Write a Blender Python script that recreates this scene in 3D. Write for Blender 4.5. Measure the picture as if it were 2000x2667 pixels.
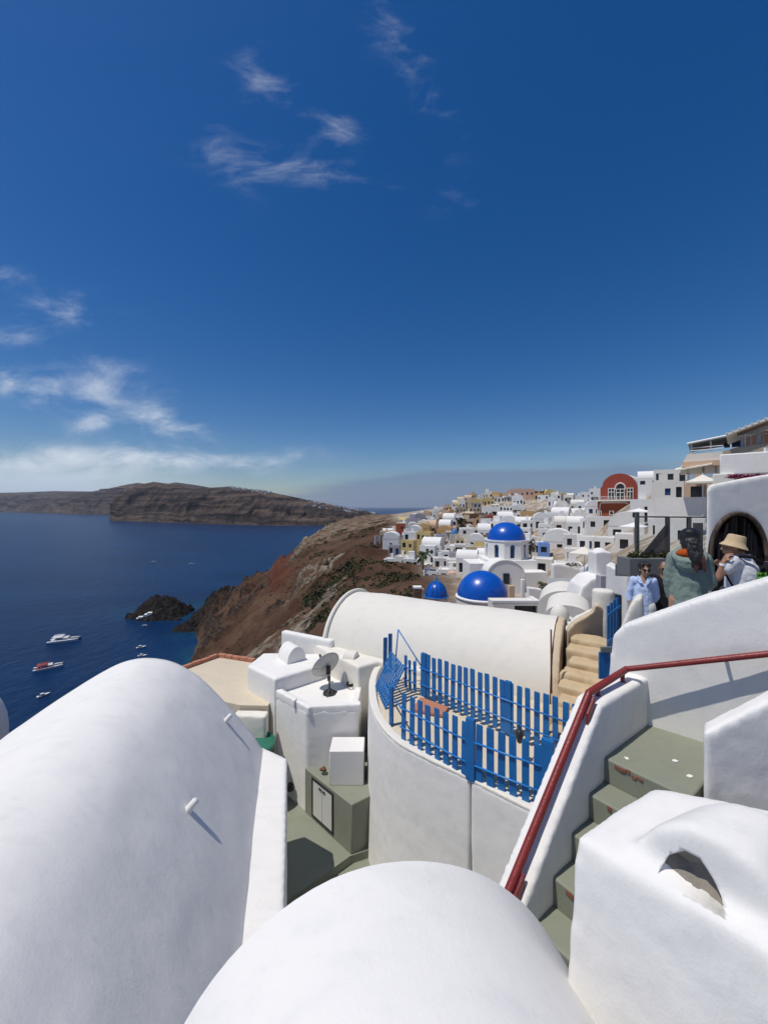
import bpy, bmesh, math, random
import numpy as np
from mathutils import Vector, Matrix, noise as mnoise
R = math.radians
random.seed(7)
scene = bpy.context.scene
for o in list(bpy.data.objects): bpy.data.objects.remove(o)
C = scene.collection

# ------------------------------------------------------------------ camera (eye at the origin, sea 90 m below)
SEA = -90.0
cam_d = bpy.data.cameras.new('camera'); cam = bpy.data.objects.new('camera', cam_d); C.objects.link(cam)
cam.location = (0, 0, 0); cam.rotation_euler = (R(90), 0, 0)
cam_d.sensor_fit = 'HORIZONTAL'; cam_d.sensor_width = 36; cam_d.lens = 18
cam_d.shift_y = -13.5 / 2000
cam_d.clip_start = 0.05; cam_d.clip_end = 120000
scene.camera = cam
scene.render.resolution_x = 767; scene.render.resolution_y = 1024

cy = scene.cycles
cy.max_bounces = 6; cy.diffuse_bounces = 4; cy.glossy_bounces = 2; cy.transmission_bounces = 3; cy.transparent_max_bounces = 8; cy.volume_bounces = 0
cy.use_adaptive_sampling = True; cy.adaptive_threshold = .02; cy.use_denoising = True; cy.caustics_reflective = False; cy.caustics_refractive = False
# ------------------------------------------------------------------ light
LIGHT = Vector((0.37, 0.14, -0.92)).normalized()      # the way sunlight travels
sun_d = bpy.data.lights.new('sun', 'SUN'); sun = bpy.data.objects.new('sun', sun_d); C.objects.link(sun)
sun_d.energy = 4.1; sun_d.angle = R(0.53); sun_d.color = (1.0, 0.945, 0.86)
sun.rotation_euler = LIGHT.to_track_quat('-Z', 'Y').to_euler()
sun.location = (-20, -6, 60)
vs = scene.view_settings
vs.view_transform = 'Standard'; vs.look = 'None'; vs.exposure = -0.25; vs.gamma = 1.0; vs.use_curve_mapping = False

world = bpy.data.worlds.new('World'); scene.world = world; world.use_nodes = True; world.cycles.sampling_method = 'MANUAL'; world.cycles.sample_map_resolution = 512
nt = world.node_tree; nt.nodes.clear()
class NB:
    """small node builder"""
    def __init__(s, nt): s.nt = nt
    def n(s, t, **k):
        nd = s.nt.nodes.new(t)
        for a, b in k.items(): setattr(nd, a, b)
        return nd
    def put(s, sock, v):
        if isinstance(v, bpy.types.NodeSocket): s.nt.links.new(v, sock)
        else:
            if hasattr(sock.default_value, '__len__') and not hasattr(v, '__len__'): v = [v] * len(sock.default_value)
            if hasattr(v, '__len__') and len(v) == 3 and len(sock.default_value) == 4: v = (*v, 1)
            sock.default_value = v
    def m(s, op, a, b=0.0, c=None, clamp=False):
        nd = s.n('ShaderNodeMath', operation=op); nd.use_clamp = clamp
        s.put(nd.inputs[0], a); s.put(nd.inputs[1], b)
        if c is not None: s.put(nd.inputs[2], c)
        return nd.outputs[0]
    def ss(s, x, lo, hi, a=0.0, b=1.0):
        nd = s.n('ShaderNodeMapRange', interpolation_type='SMOOTHSTEP')
        for i, v in enumerate((x, lo, hi, a, b)): s.put(nd.inputs[i], v)
        return nd.outputs[0]
    def noise(s, vec, scale, detail=4, rough=.55, dist=0.0, col=False):
        nd = s.n('ShaderNodeTexNoise')
        if vec is not None: s.put(nd.inputs['Vector'], vec)
        s.put(nd.inputs['Scale'], scale); s.put(nd.inputs['Detail'], detail)
        s.put(nd.inputs['Roughness'], rough); s.put(nd.inputs['Distortion'], dist)
        return nd.outputs['Color' if col else 'Fac']
    def mix(s, f, a, b, mode='MIX'):
        nd = s.n('ShaderNodeMix', data_type='RGBA', blend_type=mode)
        s.put(nd.inputs['Factor'], f); s.put(nd.inputs['A'], a); s.put(nd.inputs['B'], b)
        return nd.outputs['Result']
    def comb(s, x, y, z):
        nd = s.n('ShaderNodeCombineXYZ')
        for i, v in enumerate((x, y, z)): s.put(nd.inputs[i], v)
        return nd.outputs[0]
    def sep(s, v):
        nd = s.n('ShaderNodeSeparateXYZ'); s.put(nd.inputs[0], v); return nd.outputs
    def vmul(s, v, k):
        nd = s.n('ShaderNodeVectorMath', operation='MULTIPLY'); s.put(nd.inputs[0], v); s.put(nd.inputs[1], k); return nd.outputs[0]

b = NB(nt)
sky = b.n('ShaderNodeTexSky', sky_type='NISHITA')
sky.sun_disc = False
sky.sun_elevation = math.asin(-LIGHT.z)
sky.sun_rotation = math.atan2(-LIGHT.x, -LIGHT.y)
sky.altitude = 100; sky.air_density = 1.0; sky.dust_density = 0.5; sky.ozone_density = 2.2
hs = b.n('ShaderNodeHueSaturation'); b.put(hs.inputs['Color'], sky.outputs[0])
hs.inputs['Hue'].default_value = .505; hs.inputs['Saturation'].default_value = 1.44; hs.inputs['Value'].default_value = 0.68
geo = b.n('ShaderNodeTexCoord'); dirv = geo.outputs['Generated']
dx, dy, dz = b.sep(dirv)
el = b.m('DIVIDE', dz, b.m('ADD', b.m('ABSOLUTE', dy), .02))        # tangent of the height above the horizon
az = b.m('DIVIDE', dx, b.m('ADD', b.m('ABSOLUTE', dy), .02))
front = b.m('GREATER_THAN', dy, 0.02)
wob = b.noise(b.comb(az, el, 0.0), 3.0, 3, .5, col=True)
wx, wy, wz = b.sep(wob)
azw = b.m('ADD', az, b.m('MULTIPLY', b.m('SUBTRACT', wx, .5), .10)); elw = b.m('ADD', el, b.m('MULTIPLY', b.m('SUBTRACT', wy, .5), .06))
nA = b.noise(b.comb(b.m('MULTIPLY', b.m('ADD', azw, b.m('MULTIPLY', elw, .55)), .50), b.m('SUBTRACT', elw, b.m('MULTIPLY', azw, .12)), 1.3), 9.0, 9, .66, .55)
nB = b.noise(b.comb(b.m('MULTIPLY', azw, .36), elw, 7.7), 30.0, 4, .6, .2)
wisp = b.m('ADD', b.m('MULTIPLY', nA, .78), b.m('MULTIPLY', nB, .22))
def patch(u, v, su, sv, ang, amp):
    """where in the sky a wisp lies: a soft patch round one direction"""
    ca, sa = math.cos(R(ang)), math.sin(R(ang))
    X = b.m('SUBTRACT', azw, (u - 1000) / 1000); Z = b.m('SUBTRACT', elw, (1320 - v) / 1000)
    p = b.m('ADD', b.m('MULTIPLY', X, ca / su), b.m('MULTIPLY', Z, sa / su))
    q = b.m('SUBTRACT', b.m('MULTIPLY', Z, ca / sv), b.m('MULTIPLY', X, sa / sv))
    g = b.m('EXPONENT', b.m('MULTIPLY', b.m('ADD', b.m('MULTIPLY', p, p), b.m('MULTIPLY', q, q)), -1.0))
    return b.m('MULTIPLY', g, amp)
patches = [
    (725, 265, .12, .055, -38, .62), (885, 352, .06, .045, -25, .62), (820, 470, .28, .05, -10, .52), (620, 420, .10, .07, -50, .34),
    (1130, 300, .06, .22, 22, .34), (1290, 545, .18, .03, 0, .26), (1000, 60, .06, .14, 14, .34),
    (170, 830, .17, .05, 6, .70), (40, 735, .09, .03, -12, .6), (45, 895, .09, .03, 0, .66),
    (60, 1010, .22, .05, -10, .95), (310, 965, .12, .03, -6, .66), (330, 1020, .14, .03, -4, .55),
    (265, 1105, .055, .03, 0, .95), (425, 1098, .09, .042, -8, 1.0), (545, 1130, .11, .03, -14, .6),
    (60, 1200, .40, .07, -6, .80), (430, 1195, .30, .03, -3, .70), (700, 1200, .22, .030, 4, .62)]
dens = None
for pz in patches:
    q = patch(*pz); dens = q if dens is None else b.m('ADD', dens, q)
dens = b.m('MULTIPLY', b.ss(b.m('ADD', wisp, b.m('MULTIPLY', b.m('SUBTRACT', dens, .8), .22)), .36, .80), b.m('MINIMUM', dens, 1.0))
# a bank of pale cloud lying along the whole horizon, higher on the sea side, and a greyer one over the land
bandn = b.noise(b.comb(b.m('MULTIPLY', az, .35), b.m('MULTIPLY', el, 2.6), 3.0), 6.0, 5, .55, .3)
h1 = b.m('ADD', .060, b.m('MULTIPLY', b.ss(az, -.1, -1.0), .075))
h1 = b.m('ADD', h1, b.m('MULTIPLY', b.m('SUBTRACT', bandn, .5), .12))
band1 = b.m('MULTIPLY', b.ss(el, h1, b.m('SUBTRACT', h1, .075)), b.ss(az, .3, -.8, .10, .95))
h2 = b.m('ADD', .100, b.m('MULTIPLY', b.ss(az, -.1, .6), .030))
h2 = b.m('ADD', h2, b.m('MULTIPLY', b.m('SUBTRACT', bandn, .5), .08))
h2 = b.m('SUBTRACT', h2, b.m('MULTIPLY', b.ss(az, .05, -.40), .060))
band2 = b.m('MULTIPLY', b.ss(el, h2, b.m('SUBTRACT', h2, .035)), b.ss(az, -.60, -.05, .0, .85))
skyc = b.mix(1.0, hs.outputs[0], (.96, .985, 1.07), 'MULTIPLY')
skyc = b.mix(b.m('MULTIPLY', band1, 1.0, clamp=True), skyc, (4.7, 5.7, 6.9))
skyc = b.mix(b.m('MULTIPLY', band2, .92, clamp=True), skyc, (1.45, 2.1, 3.35))
cl = b.m('MULTIPLY', dens, front, clamp=True)
skyc = b.mix(cl, skyc, (6.6, 7.1, 7.8))
bg = b.n('ShaderNodeBackground'); b.put(bg.inputs['Color'], skyc); bg.inputs['Strength'].default_value = 0.134
outw = b.n('ShaderNodeOutputWorld'); nt.links.new(bg.outputs[0], outw.inputs[0])

# ------------------------------------------------------------------ helpers
def P(u, v, Y):
    """a point of the place: seen at (u, v) of the 2000 x 2667 photograph, Y metres ahead of the eye"""
    return Vector(((u - 1000) / 1000 * Y, Y, (1320 - v) / 1000 * Y))
def tag(o, label=None, cat=None, group=None, kind=None):
    if label: o['label'] = label
    if cat: o['category'] = cat
    if group: o['group'] = group
    if kind: o['kind'] = kind
    return o
def empty(name, loc, label=None, cat=None, group=None):
    o = bpy.data.objects.new(name, None); C.objects.link(o); o.location = loc; o.empty_display_size = .2
    return tag(o, label, cat, group)
WL = {}
def wloc(o):
    if o is None: return Vector((0, 0, 0))
    p = Vector(o.location)
    while o.parent: o = o.parent; p = p + Vector(o.location)
    return p
class MB:
    def __init__(s): s.v = []; s.f = []
    def add(s, vs_, fs):
        k = len(s.v); s.v += [Vector(p) for p in vs_]; s.f += [tuple(i + k for i in f) for f in fs]; return s
    def box(s, c, size, rz=0.0, M=None):
        hx, hy, hz = size[0] / 2, size[1] / 2, size[2] / 2
        pts = [Vector((x, y, z)) for z in (-hz, hz) for x, y in ((-hx, -hy), (hx, -hy), (hx, hy), (-hx, hy))]
        m = M if M is not None else Matrix.Rotation(rz, 3, 'Z')
        return s.add([m @ p + Vector(c) for p in pts], [(3, 2, 1, 0), (4, 5, 6, 7), (0, 1, 5, 4), (1, 2, 6, 5), (2, 3, 7, 6), (3, 0, 4, 7)])
    def slab(s, pts, ext):
        """a flat outline given its thickness"""
        n = len(pts); ext = Vector(ext); pts = [Vector(p) for p in pts]
        nrm = Vector((0, 0, 0))
        for i in range(n): nrm += pts[i].cross(pts[(i + 1) % n])
        if nrm.dot(ext) > 0: pts.reverse()
        f = [tuple(range(n)), tuple(range(2 * n - 1, n - 1, -1))] + [(i, i + n, (i + 1) % n + n, (i + 1) % n) for i in range(n)]
        return s.add(pts + [p + ext for p in pts], f)
    def prism(s, xy, z0, z1):
        return s.slab([(p[0], p[1], z0) for p in xy], (0, 0, z1 - z0))
    def tube(s, path, r, n=10, cap=True):
        path = [Vector(p) for p in path]; rr = r if hasattr(r, '__len__') else [r] * len(path)
        rings = []; up = Vector((0, 0, 1)); prev = None
        for i, p in enumerate(path):
            t = (path[min(i + 1, len(path) - 1)] - path[max(i - 1, 0)]).normalized()
            a = t.cross(up)
            if a.length < .05: a = t.cross(Vector((1, 0, 0)))
            a.normalize()
            if prev is not None:
                q = prev - t * prev.dot(t)
                if q.length > .1: a = q.normalized()
            prev = a; c = t.cross(a)
            rings.append([p + (a * math.cos(k * math.tau / n) + c * math.sin(k * math.tau / n)) * rr[i] for k in range(n)])
        vs_ = [p for r_ in rings for p in r_]; f = []
        for i in range(len(path) - 1):
            for k in range(n): f.append((i * n + k, i * n + (k + 1) % n, (i + 1) * n + (k + 1) % n, (i + 1) * n + k))
        if cap: f.append(tuple(range(n - 1, -1, -1))); f.append(tuple((len(path) - 1) * n + k for k in range(n)))
        return s.add(vs_, f)
    def lathe(s, c, prof, n=24, sx=1.0, sy=1.0):
        c = Vector(c); vs_ = []; f = []; m = len(prof)
        for r_, z in prof:
            for k in range(n): vs_.append(c + Vector((r_ * sx * math.cos(k * math.tau / n), r_ * sy * math.sin(k * math.tau / n), z)))
        for i in range(m - 1):
            for k in range(n): f.append((i * n + k, i * n + (k + 1) % n, (i + 1) * n + (k + 1) % n, (i + 1) * n + k))
        f.append(tuple(range(n - 1, -1, -1))); f.append(tuple((m - 1) * n + k for k in range(n)))
        return s.add(vs_, f)
    def ell(s, c, rad, M=None, nu=16, nv=10):
        c = Vector(c); vs_ = []; f = []
        for i in range(nv + 1):
            th = math.pi * i / nv
            for k in range(nu):
                p = Vector((rad[0] * math.sin(th) * math.cos(k * math.tau / nu), rad[1] * math.sin(th) * math.sin(k * math.tau / nu), -rad[2] * math.cos(th)))
                vs_.append(c + (M @ p if M else p))
        for i in range(nv):
            for k in range(nu): f.append((i * nu + k, i * nu + (k + 1) % nu, (i + 1) * nu + (k + 1) % nu, (i + 1) * nu + k))
        return s.add(vs_, f)
    def grid(s, rows, close=False):
        n = len(rows[0]); f = []
        for i in range(len(rows) - 1):
            for k in range(n - 1): f.append((i * n + k, i * n + k + 1, (i + 1) * n + k + 1, (i + 1) * n + k))
        return s.add([p for r_ in rows for p in r_], f)
    def build(s, name, mat, parent=None, smooth=False, angle=None, weld=False):
        if parent is None:
            lo = [min(p[i] for p in s.v) for i in range(3)]; hi = [max(p[i] for p in s.v) for i in range(3)]
            org = Vector(((lo[0] + hi[0]) / 2, (lo[1] + hi[1]) / 2, lo[2]))
        else: org = wloc(parent)
        me = bpy.data.meshes.new(name)
        me.from_pydata([tuple(p - org) for p in s.v], [], s.f); me.update()
        if weld:
            bm = bmesh.new(); bm.from_mesh(me); bmesh.ops.remove_doubles(bm, verts=bm.verts, dist=1e-5); bmesh.ops.recalc_face_normals(bm, faces=bm.faces); bm.to_mesh(me); bm.free()
        o = bpy.data.objects.new(name, me); C.objects.link(o)
        me.materials.append(mat)
        if parent is None: o.location = org
        else: o.parent = parent
        if smooth:
            for p in me.polygons: p.use_smooth = True
            if angle: me.set_sharp_from_angle(angle=R(angle))
        return o
TEX = {}
def soft(o, voxel=.03, it=6, amp=.012, size=.5, amp2=0.004):
    """hand-made plaster: edges worn round, faces slightly uneven"""
    m = o.modifiers.new('merge', 'REMESH'); m.mode = 'VOXEL'; m.voxel_size = voxel; m.use_smooth_shade = True
    if it:
        m = o.modifiers.new('wear', 'SMOOTH'); m.iterations = it; m.factor = .5
    for a, sz in ((amp, size), (amp2, size * .22)):
        if a:
            key = round(sz, 3)
            if key not in TEX:
                t = bpy.data.textures.new('lumps', 'CLOUDS'); t.noise_scale = sz; t.noise_depth = 2; TEX[key] = t
            m = o.modifiers.new('lumps', 'DISPLACE'); m.texture = TEX[key]; m.texture_coords = 'GLOBAL'; m.strength = a; m.mid_level = .5
    return o
def bevel(o, w, seg=2, angle=30):
    m = o.modifiers.new('bevel', 'BEVEL'); m.width = w; m.segments = seg; m.limit_method = 'ANGLE'; m.angle_limit = R(angle)
    for p in o.data.polygons: p.use_smooth = True
    o.data.set_sharp_from_angle(angle=R(40))
    return o

# ------------------------------------------------------------------ materials
def material(name, fn):
    m = bpy.data.materials.new(name); m.use_nodes = True
    t = m.node_tree; bs = t.nodes['Principled BSDF']; fn(NB(t), bs); return m
def bump(n, bs, h, strength, dist=.02):
    bp = n.n('ShaderNodeBump'); bp.inputs['Strength'].default_value = strength; bp.inputs['Distance'].default_value = dist
    n.put(bp.inputs['Height'], h); n.nt.links.new(bp.outputs[0], bs.inputs['Normal'])
def wpos(n): return n.n('ShaderNodeNewGeometry').outputs['Position']
def plaster(name, c, var=.06, grime=.25, gc=(.42, .40, .36), scale=1.0, bs_=.35, rough=.85):
    def fn(n, bs):
        p = wpos(n)
        a = n.noise(p, .9 * scale, 4, .6); d = n.noise(n.vmul(p, (1, 1, .35)), 7 * scale, 6, .7); f = n.noise(p, 60 * scale, 3, .6)
        st = n.noise(n.vmul(p, (3.2, 3.2, .6)), 2.2 * scale, 5, .6, .4)
        tr = n.noise(n.vmul(p, (1, 2.2, 1.6)), 3.2 * scale, 4, .55, .3)
        br = n.m('ADD', 1 - var, n.m('MULTIPLY', a, 2 * var))
        col = n.mix(1.0, (*c, 1), n.comb(br, br, br), 'MULTIPLY')
        col = n.mix(n.m('MULTIPLY', n.ss(tr, .45, .72), grime * .75), col, (c[0] * .80, c[1] * .82, c[2] * .85, 1))
        col = n.mix(n.m('MULTIPLY', n.ss(d, .58, .82), grime), col, (*gc, 1))
        col = n.mix(n.m('MULTIPLY', n.ss(st, .60, .80), grime * .6), col, (*gc, 1))
        n.put(bs.inputs['Base Color'], col); bs.inputs['Roughness'].default_value = rough
        bs.inputs['Specular IOR Level'].default_value = .25
        bump(n, bs, n.m('ADD', n.m('ADD', n.m('MULTIPLY', d, .7), n.m('MULTIPLY', tr, .45)), n.m('MULTIPLY', f, .14)), bs_, .022)
    return material(name, fn)
def plain(name, c, rough=.6, var=.12, scale=3.0, spec=.4, metal=0.0, bmp=.15, fine=30):
    def fn(n, bs):
        p = wpos(n)
        a = n.noise(p, scale, 5, .6)
        br = n.m('ADD', 1 - var, n.m('MULTIPLY', a, 2 * var))
        n.put(bs.inputs['Base Color'], n.mix(1.0, (*c, 1), n.comb(br, br, br), 'MULTIPLY'))
        n.put(bs.inputs['Roughness'], n.m('ADD', rough - .06, n.m('MULTIPLY', a, .12)))
        bs.inputs['Specular IOR Level'].default_value = spec; bs.inputs['Metallic'].default_value = metal
        if bmp: bump(n, bs, n.noise(p, fine, 3, .6), bmp, .01)
    return material(name, fn)
M = {}
M['white'] = plaster('white_plaster', (.80, .785, .75), .06, .36, (.50, .49, .47), 1.0, .30)
M['cream'] = plaster('cream_plaster', (.75, .72, .645), .05, .30, (.50, .45, .37), .9, .32)
M['tan'] = plaster('tan_plaster', (.58, .47, .33), .10, .45, (.36, .27, .17), 1.2, .45)
M['sand'] = plaster('sand_screed', (.62, .54, .41), .09, .40, (.42, .34, .24), 1.0, .35)
M['sage'] = plaster('sage_floor_paint', (.235, .25, .195), .10, .35, (.16, .17, .14), 1.2, .22, .6)
M['cement'] = plaster('raw_cement', (.25, .225, .19), .15, .5, (.15, .13, .11), 3.0, .6)
M['brick'] = plain('red_brick_core', (.23, .10, .07), .9, .3, 20, .2, bmp=.6)
M['fence'] = plain('fence_blue_paint', (.010, .140, .40), .42, .22, 6, .45, bmp=.25, fine=40)
M['fence_rail'] = plain('rail_blue_paint', (.022, .19, .52), .40, .18, 6, .45, bmp=.15)
M['rail_red'] = plain('rail_red_paint', (.205, .022, .020), .42, .30, 9, .45, bmp=.3, fine=50)
M['terra'] = plain('terracotta', (.46, .20, .125), .8, .2, 6, .3, bmp=.4)
M['rust'] = plain('rusted_iron', (.13, .065, .04), .75, .4, 18, .3, bmp=.4)
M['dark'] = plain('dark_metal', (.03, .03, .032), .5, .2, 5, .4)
M['dish'] = plain('dish_enamel', (.50, .50, .46), .5, .10, 7, .4, bmp=.1)
M['hose'] = plain('black_rubber', (.015, .015, .016), .6, .1, 6, .4)
M['cabinet'] = plain('cabinet_door_paint', (.62, .62, .58), .5, .06, 4, .4, bmp=.1)
M['boxpaint'] = plain('box_paint', (.74, .73, .71), .55, .05, 3, .4, bmp=.12)
M['green'] = plain('green_tub_lining', (.028, .155, .10), .4, .12, 3, .4, bmp=.1)
M['grey'] = plain('grey_paint', (.17, .18, .18), .6, .1, 3, .4)
M['greywall'] = plaster('grey_plaster', (.33, .345, .35), .06, .25, (.22, .22, .21), 1.0, .3)
M['wood'] = plain('weathered_timber', (.20, .145, .095), .8, .3, 7, .3, bmp=.4)
# ================================================================== the near roofs, stairs and walls
def arc(cx, z0, a, h, n=20, p=1.0):
    return [(cx - a * math.cos(math.pi * i / n), z0 + h * math.sin(math.pi * i / n) ** p) for i in range(n + 1)]
def spline(pts, n):
    """smooth curve through points"""
    P_ = [np.array(p, float) for p in pts]; P_ = [2 * P_[0] - P_[1]] + P_ + [2 * P_[-1] - P_[-2]]
    out = []
    for i in range(1, len(P_) - 2):
        for k in range(n):
            t = k / n; a, b_, c, d = P_[i - 1:i + 3]
            out.append(.5 * ((2 * b_) + (c - a) * t + (2 * a - 5 * b_ + 4 * c - d) * t * t + (3 * b_ - a - 3 * c + d) * t ** 3))
    out.append(P_[-2]); return [tuple(map(float, p)) for p in out]
def lump(x, y, z, s, a): return a * mnoise.fractal(Vector((x * s, y * s, z * s)), 1.0, 2.0, 3)
def sweep_vault(mb, prof, org, d, l0, l1, nl, wob=.02):
    """profile (lateral, z) swept along the horizontal direction d; closed at both ends and below"""
    d = Vector((*d, 0)).normalized(); n = Vector((d.y, -d.x, 0)); org = Vector((*org, 0))
    rows = []
    for i in range(nl + 1):
        l = l0 + (l1 - l0) * i / nl; row = []
        for j, (q, z) in enumerate(prof):
            p = org + d * l + n * q + Vector((0, 0, z))
            w = lump(p.x, p.y, p.z, .7, wob) + lump(p.x, p.y, p.z, 2.6, wob * .3)
            p.z += w; p += n * (w * .6)
            row.append(p)
        rows.append(row)
    mb.grid(rows)
    m = len(prof); k0 = len(mb.v) - (nl + 1) * m
    mb.f.append(tuple(k0 + j for j in range(m - 1, -1, -1))); mb.f.append(tuple(k0 + nl * m + j for j in range(m)))
    mb.f.append(tuple([k0 + i * m for i in range(nl + 1)] + [k0 + i * m + m - 1 for i in range(nl, -1, -1)]))

# ---- the wide vault on the sea side, seen from above
prof = spline([(-3.0, -6.5), (-2.9, -4.95), (-2.45, -3.90), (-1.99, -3.42), (-1.61, -3.14), (-1.2, -2.862), (-.508, -2.472), (0, -2.40), (.472, -2.568), (.932, -3.022), (1.409, -3.652), (1.716, -4.147)], 8) + [(1.745, -4.2), (1.76, -6.5)]
mb = MB(); sweep_vault(mb, prof, (-3.676, 6.076), (-.235, .972), -7.5, 0, 90, .022)
lv = mb.build('vaulted_roof', M['white'], None, True)
tag(lv, 'wide white barrel vault with two plastered spout stubs on its flank', 'vault')
def on_ray(u, v, Y): return P(u, v, Y)
def spout(u, v, Y, k):
    n = Vector((.62, .12, .77)).normalized(); p = P(u, v, Y)
    m = MB(); pts = [p - n * .10, p, p + n * .06, p + n * .12, p + n * .135]; m.tube(pts, [.05, .042, .038, .034, .018], 12)
    for q in m.v: q += Vector((1, 1, 1)) * lump(q.x * 1, q.y, q.z, 22, .008)
    o = m.build('spout', M['white'], lv, True)
    return o
def vault_hit(u, v):
    d_ = Vector((-.235, .972)).normalized(); n_ = Vector((d_.y, -d_.x)); qs = [a_[0] for a_ in prof]; zs_ = [a_[1] for a_ in prof]
    for Y in np.arange(1.0, 8.0, .01):
        p = P(u, v, Y); q = (Vector((p.x, p.y)) - Vector((-3.676, 6.076))).dot(n_)
        if p.z < np.interp(q, qs, zs_): return Y
    return 3.0
for u_, v_ in ((490, 2110), (587, 1880)): spout(u_, v_, vault_hit(u_, v_), 0)
# ---- parapet beside it
mb = MB(); mb.prism([(-2.18, 6.62), (-1.577, 6.26), (-.36, 1.2), (-1.0, 1.2)], -6.6, -4.1)
o = soft(mb.build('parapet_wall', M['white']), .035, 3, .012, .6); tag(o, 'low white parapet between the wide vault and the sage green patio', 'wall')
# ---- the near vault under the camera
prof = [( -1.088 * math.cos(math.pi * i / 40), -3.015 + 1.315 * math.sin(math.pi * i / 40)) for i in range(41)]
prof = [(-1.088, -5.9)] + prof + [(1.088, -5.9)]
mb = MB(); sweep_vault(mb, prof, (.0055, 1.835), (-.176, 1), -4.5, 0, 60, .012)
# round off the far rim
o = mb.build('vaulted_roof', M['white'], None, True, 60); tag(o, 'smooth white barrel vault rising at the foot of the stairs', 'vault')
# ---- another vault's shoulder at the sea edge
mb = MB(); prof = arc(0, -4.75, 1.5, 1.28, 16); sweep_vault(mb, [(-1.5, -8)] + prof + [(1.5, -8)], (-9.55, 7.5), (-.235, .972), -3, .6, 20, .02)
o = mb.build('vaulted_roof', M['white'], None, True, 60); tag(o, 'white vault shoulder peeking out beside the wide vault above the sea', 'vault')

# ---- sage green patio, two levels
mb = MB(); mb.prism([(-3.2, 8.4), (-1.0, 8.6), (.1, 7.4), (-.2, 6.62), (-.57, 6.48), (-1.02, 6.1), (-1.45, 5.75), (-1.9, 6.1)], -6.4, -5.9)
o = mb.build('patio', M['sage']); tag(o, kind='structure')
mb = MB(); mb.prism([(-2.2, 6.3), (.4, 7.2), (1.5, 5.2), (1.2, 1.0), (-1.6, 1.0)], -6.5, -6.04)
o = mb.build('patio', M['sage']); tag(o, kind='structure')
# ---- sage green cupboard with double doors, the white meter box on top of it
cup = empty('cupboard', (-.9, 7.1, -5.9), 'sage green masonry cupboard with two pale doors on the patio', 'cupboard')
a, b2, c2, d2 = Vector((-1.53, 7.42, 0)), Vector((-.55, 6.50, 0)), Vector((-.13, 6.78, 0)), Vector((-.35, 7.9, 0))
mb = MB(); mb.prism([a[:2], b2[:2], c2[:2], d2[:2]], -6.0, -5.05)
bevel(mb.build('body', M['sage'], cup), .018)
e = (b2 - a).normalized(); nf = Vector((e.y, -e.x, 0)); nf = nf if nf.y < 0 else -nf
L = (b2 - a).length
def face_rect(q0, q1, z0, z1, off): return [a + e * q0 + nf * off + Vector((0, 0, z0)), a + e * q1 + nf * off + Vector((0, 0, z0)), a + e * q1 + nf * off + Vector((0, 0, z1)), a + e * q0 + nf * off + Vector((0, 0, z1))]
mb = MB()
for q0, q1, z0, z1 in ((.24, .275, -5.80, -5.14), (.835, .87, -5.80, -5.14), (.24, .87, -5.14, -5.105), (.24, .87, -5.835, -5.80)): mb.slab(face_rect(q0, q1, z0, z1, -.003), nf * .022)
mb.build('door_frame', M['dark'], cup)
for q0, q1 in ((.278, .552), (.560, .832)):
    mb = MB(); mb.slab(face_rect(q0, q1, -5.795, -5.145, -.002), nf * .014)
    dr = bevel(mb.build('door', M['cabinet'], cup), .003)
    mb = MB(); qq = q1 - .05 if q0 < .3 else q0 + .05
    mb.slab(face_rect(qq - .035, qq + .035, -5.215, -5.195, .011), nf * .02); mb.build('handle', M['dark'], dr)
mb = MB(); mb.box((-.68, 7.17, -4.74), (.62, .44, .62)); bx = bevel(mb.build('meter_box', M['boxpaint']), .012)
tag(bx, 'white cube-shaped service box standing on the sage green cupboard', 'box')
mb = MB(); mb.tube([P(842, 2006, 7.25) + Vector((.0, 0, 0)), P(842, 2000, 7.25)], [.06, .035], 10)
for q in mb.v: q += Vector((lump(q.x, q.y, q.z, 14, .03), 0, lump(q.y, q.x, q.z, 14, .02)))
tag(mb.build('stone', M['rust'], None, True), 'small dark stone lying on the sage green cupboard', 'stone')
mb = MB(); mb.tube([P(757, 2058, 7.7), P(757, 2058, 7.7) + Vector((0, 0, .12))], .06, 12); mb.tube([P(757, 2052, 7.66), P(765, 2052, 7.6)], .025, 8)
tag(mb.build('water_meter', M['dark'], None, True, 40), 'small dark valve cap fixed low on the dish house wall', 'valve')

# ---- white house with the satellite dish
hs_ = empty('flat_roof_house', (-1.6, 8.4, -5.9), 'white flat roofed house carrying the satellite dish', 'house')
mb = MB(); foot = [(-1.5, 7.42), (-.51, 7.51), (-.44, 8.95), (-1.75, 9.4), (-2.29, 8.12)]
mb.prism(foot, -6.4, -3.97)
soft(mb.build('wall', M['white'], hs_), .035, 2, .010, .5)
def kerb(pts, z0, z1, w, name, par, mat, closed=False):
    m = MB(); n = len(pts)
    for i in range(n if closed else n - 1):
        p, q = Vector((*pts[i], 0)), Vector((*pts[(i + 1) % n], 0)); t = (q - p).normalized(); nn = Vector((-t.y, t.x, 0))
        m.slab([p - t * .0 + Vector((0, 0, z0)), q + t * w * .5 + Vector((0, 0, z0)), q + t * w * .5 + nn * w + Vector((0, 0, z0)), p + nn * w + Vector((0, 0, z0))], (0, 0, z1 - z0))
    return m.build(name, mat, par)
o = kerb([(-2.28, 8.10), (-1.5, 7.425), (-.515, 7.515), (-.445, 8.93)], -4.05, -3.87, .13, 'roof_kerb', hs_, M['white']); soft(o, .025, 4, .008, .4)
mb = MB(); mb.prism([(-2.30, 8.10), (-1.44, 8.80), (-1.30, 9.50), (-3.0, 9.55), (-3.12, 8.78)], -6.4, -3.63)
soft(mb.build('upper_block', M['white'], hs_), .035, 2, .010, .5)
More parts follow.
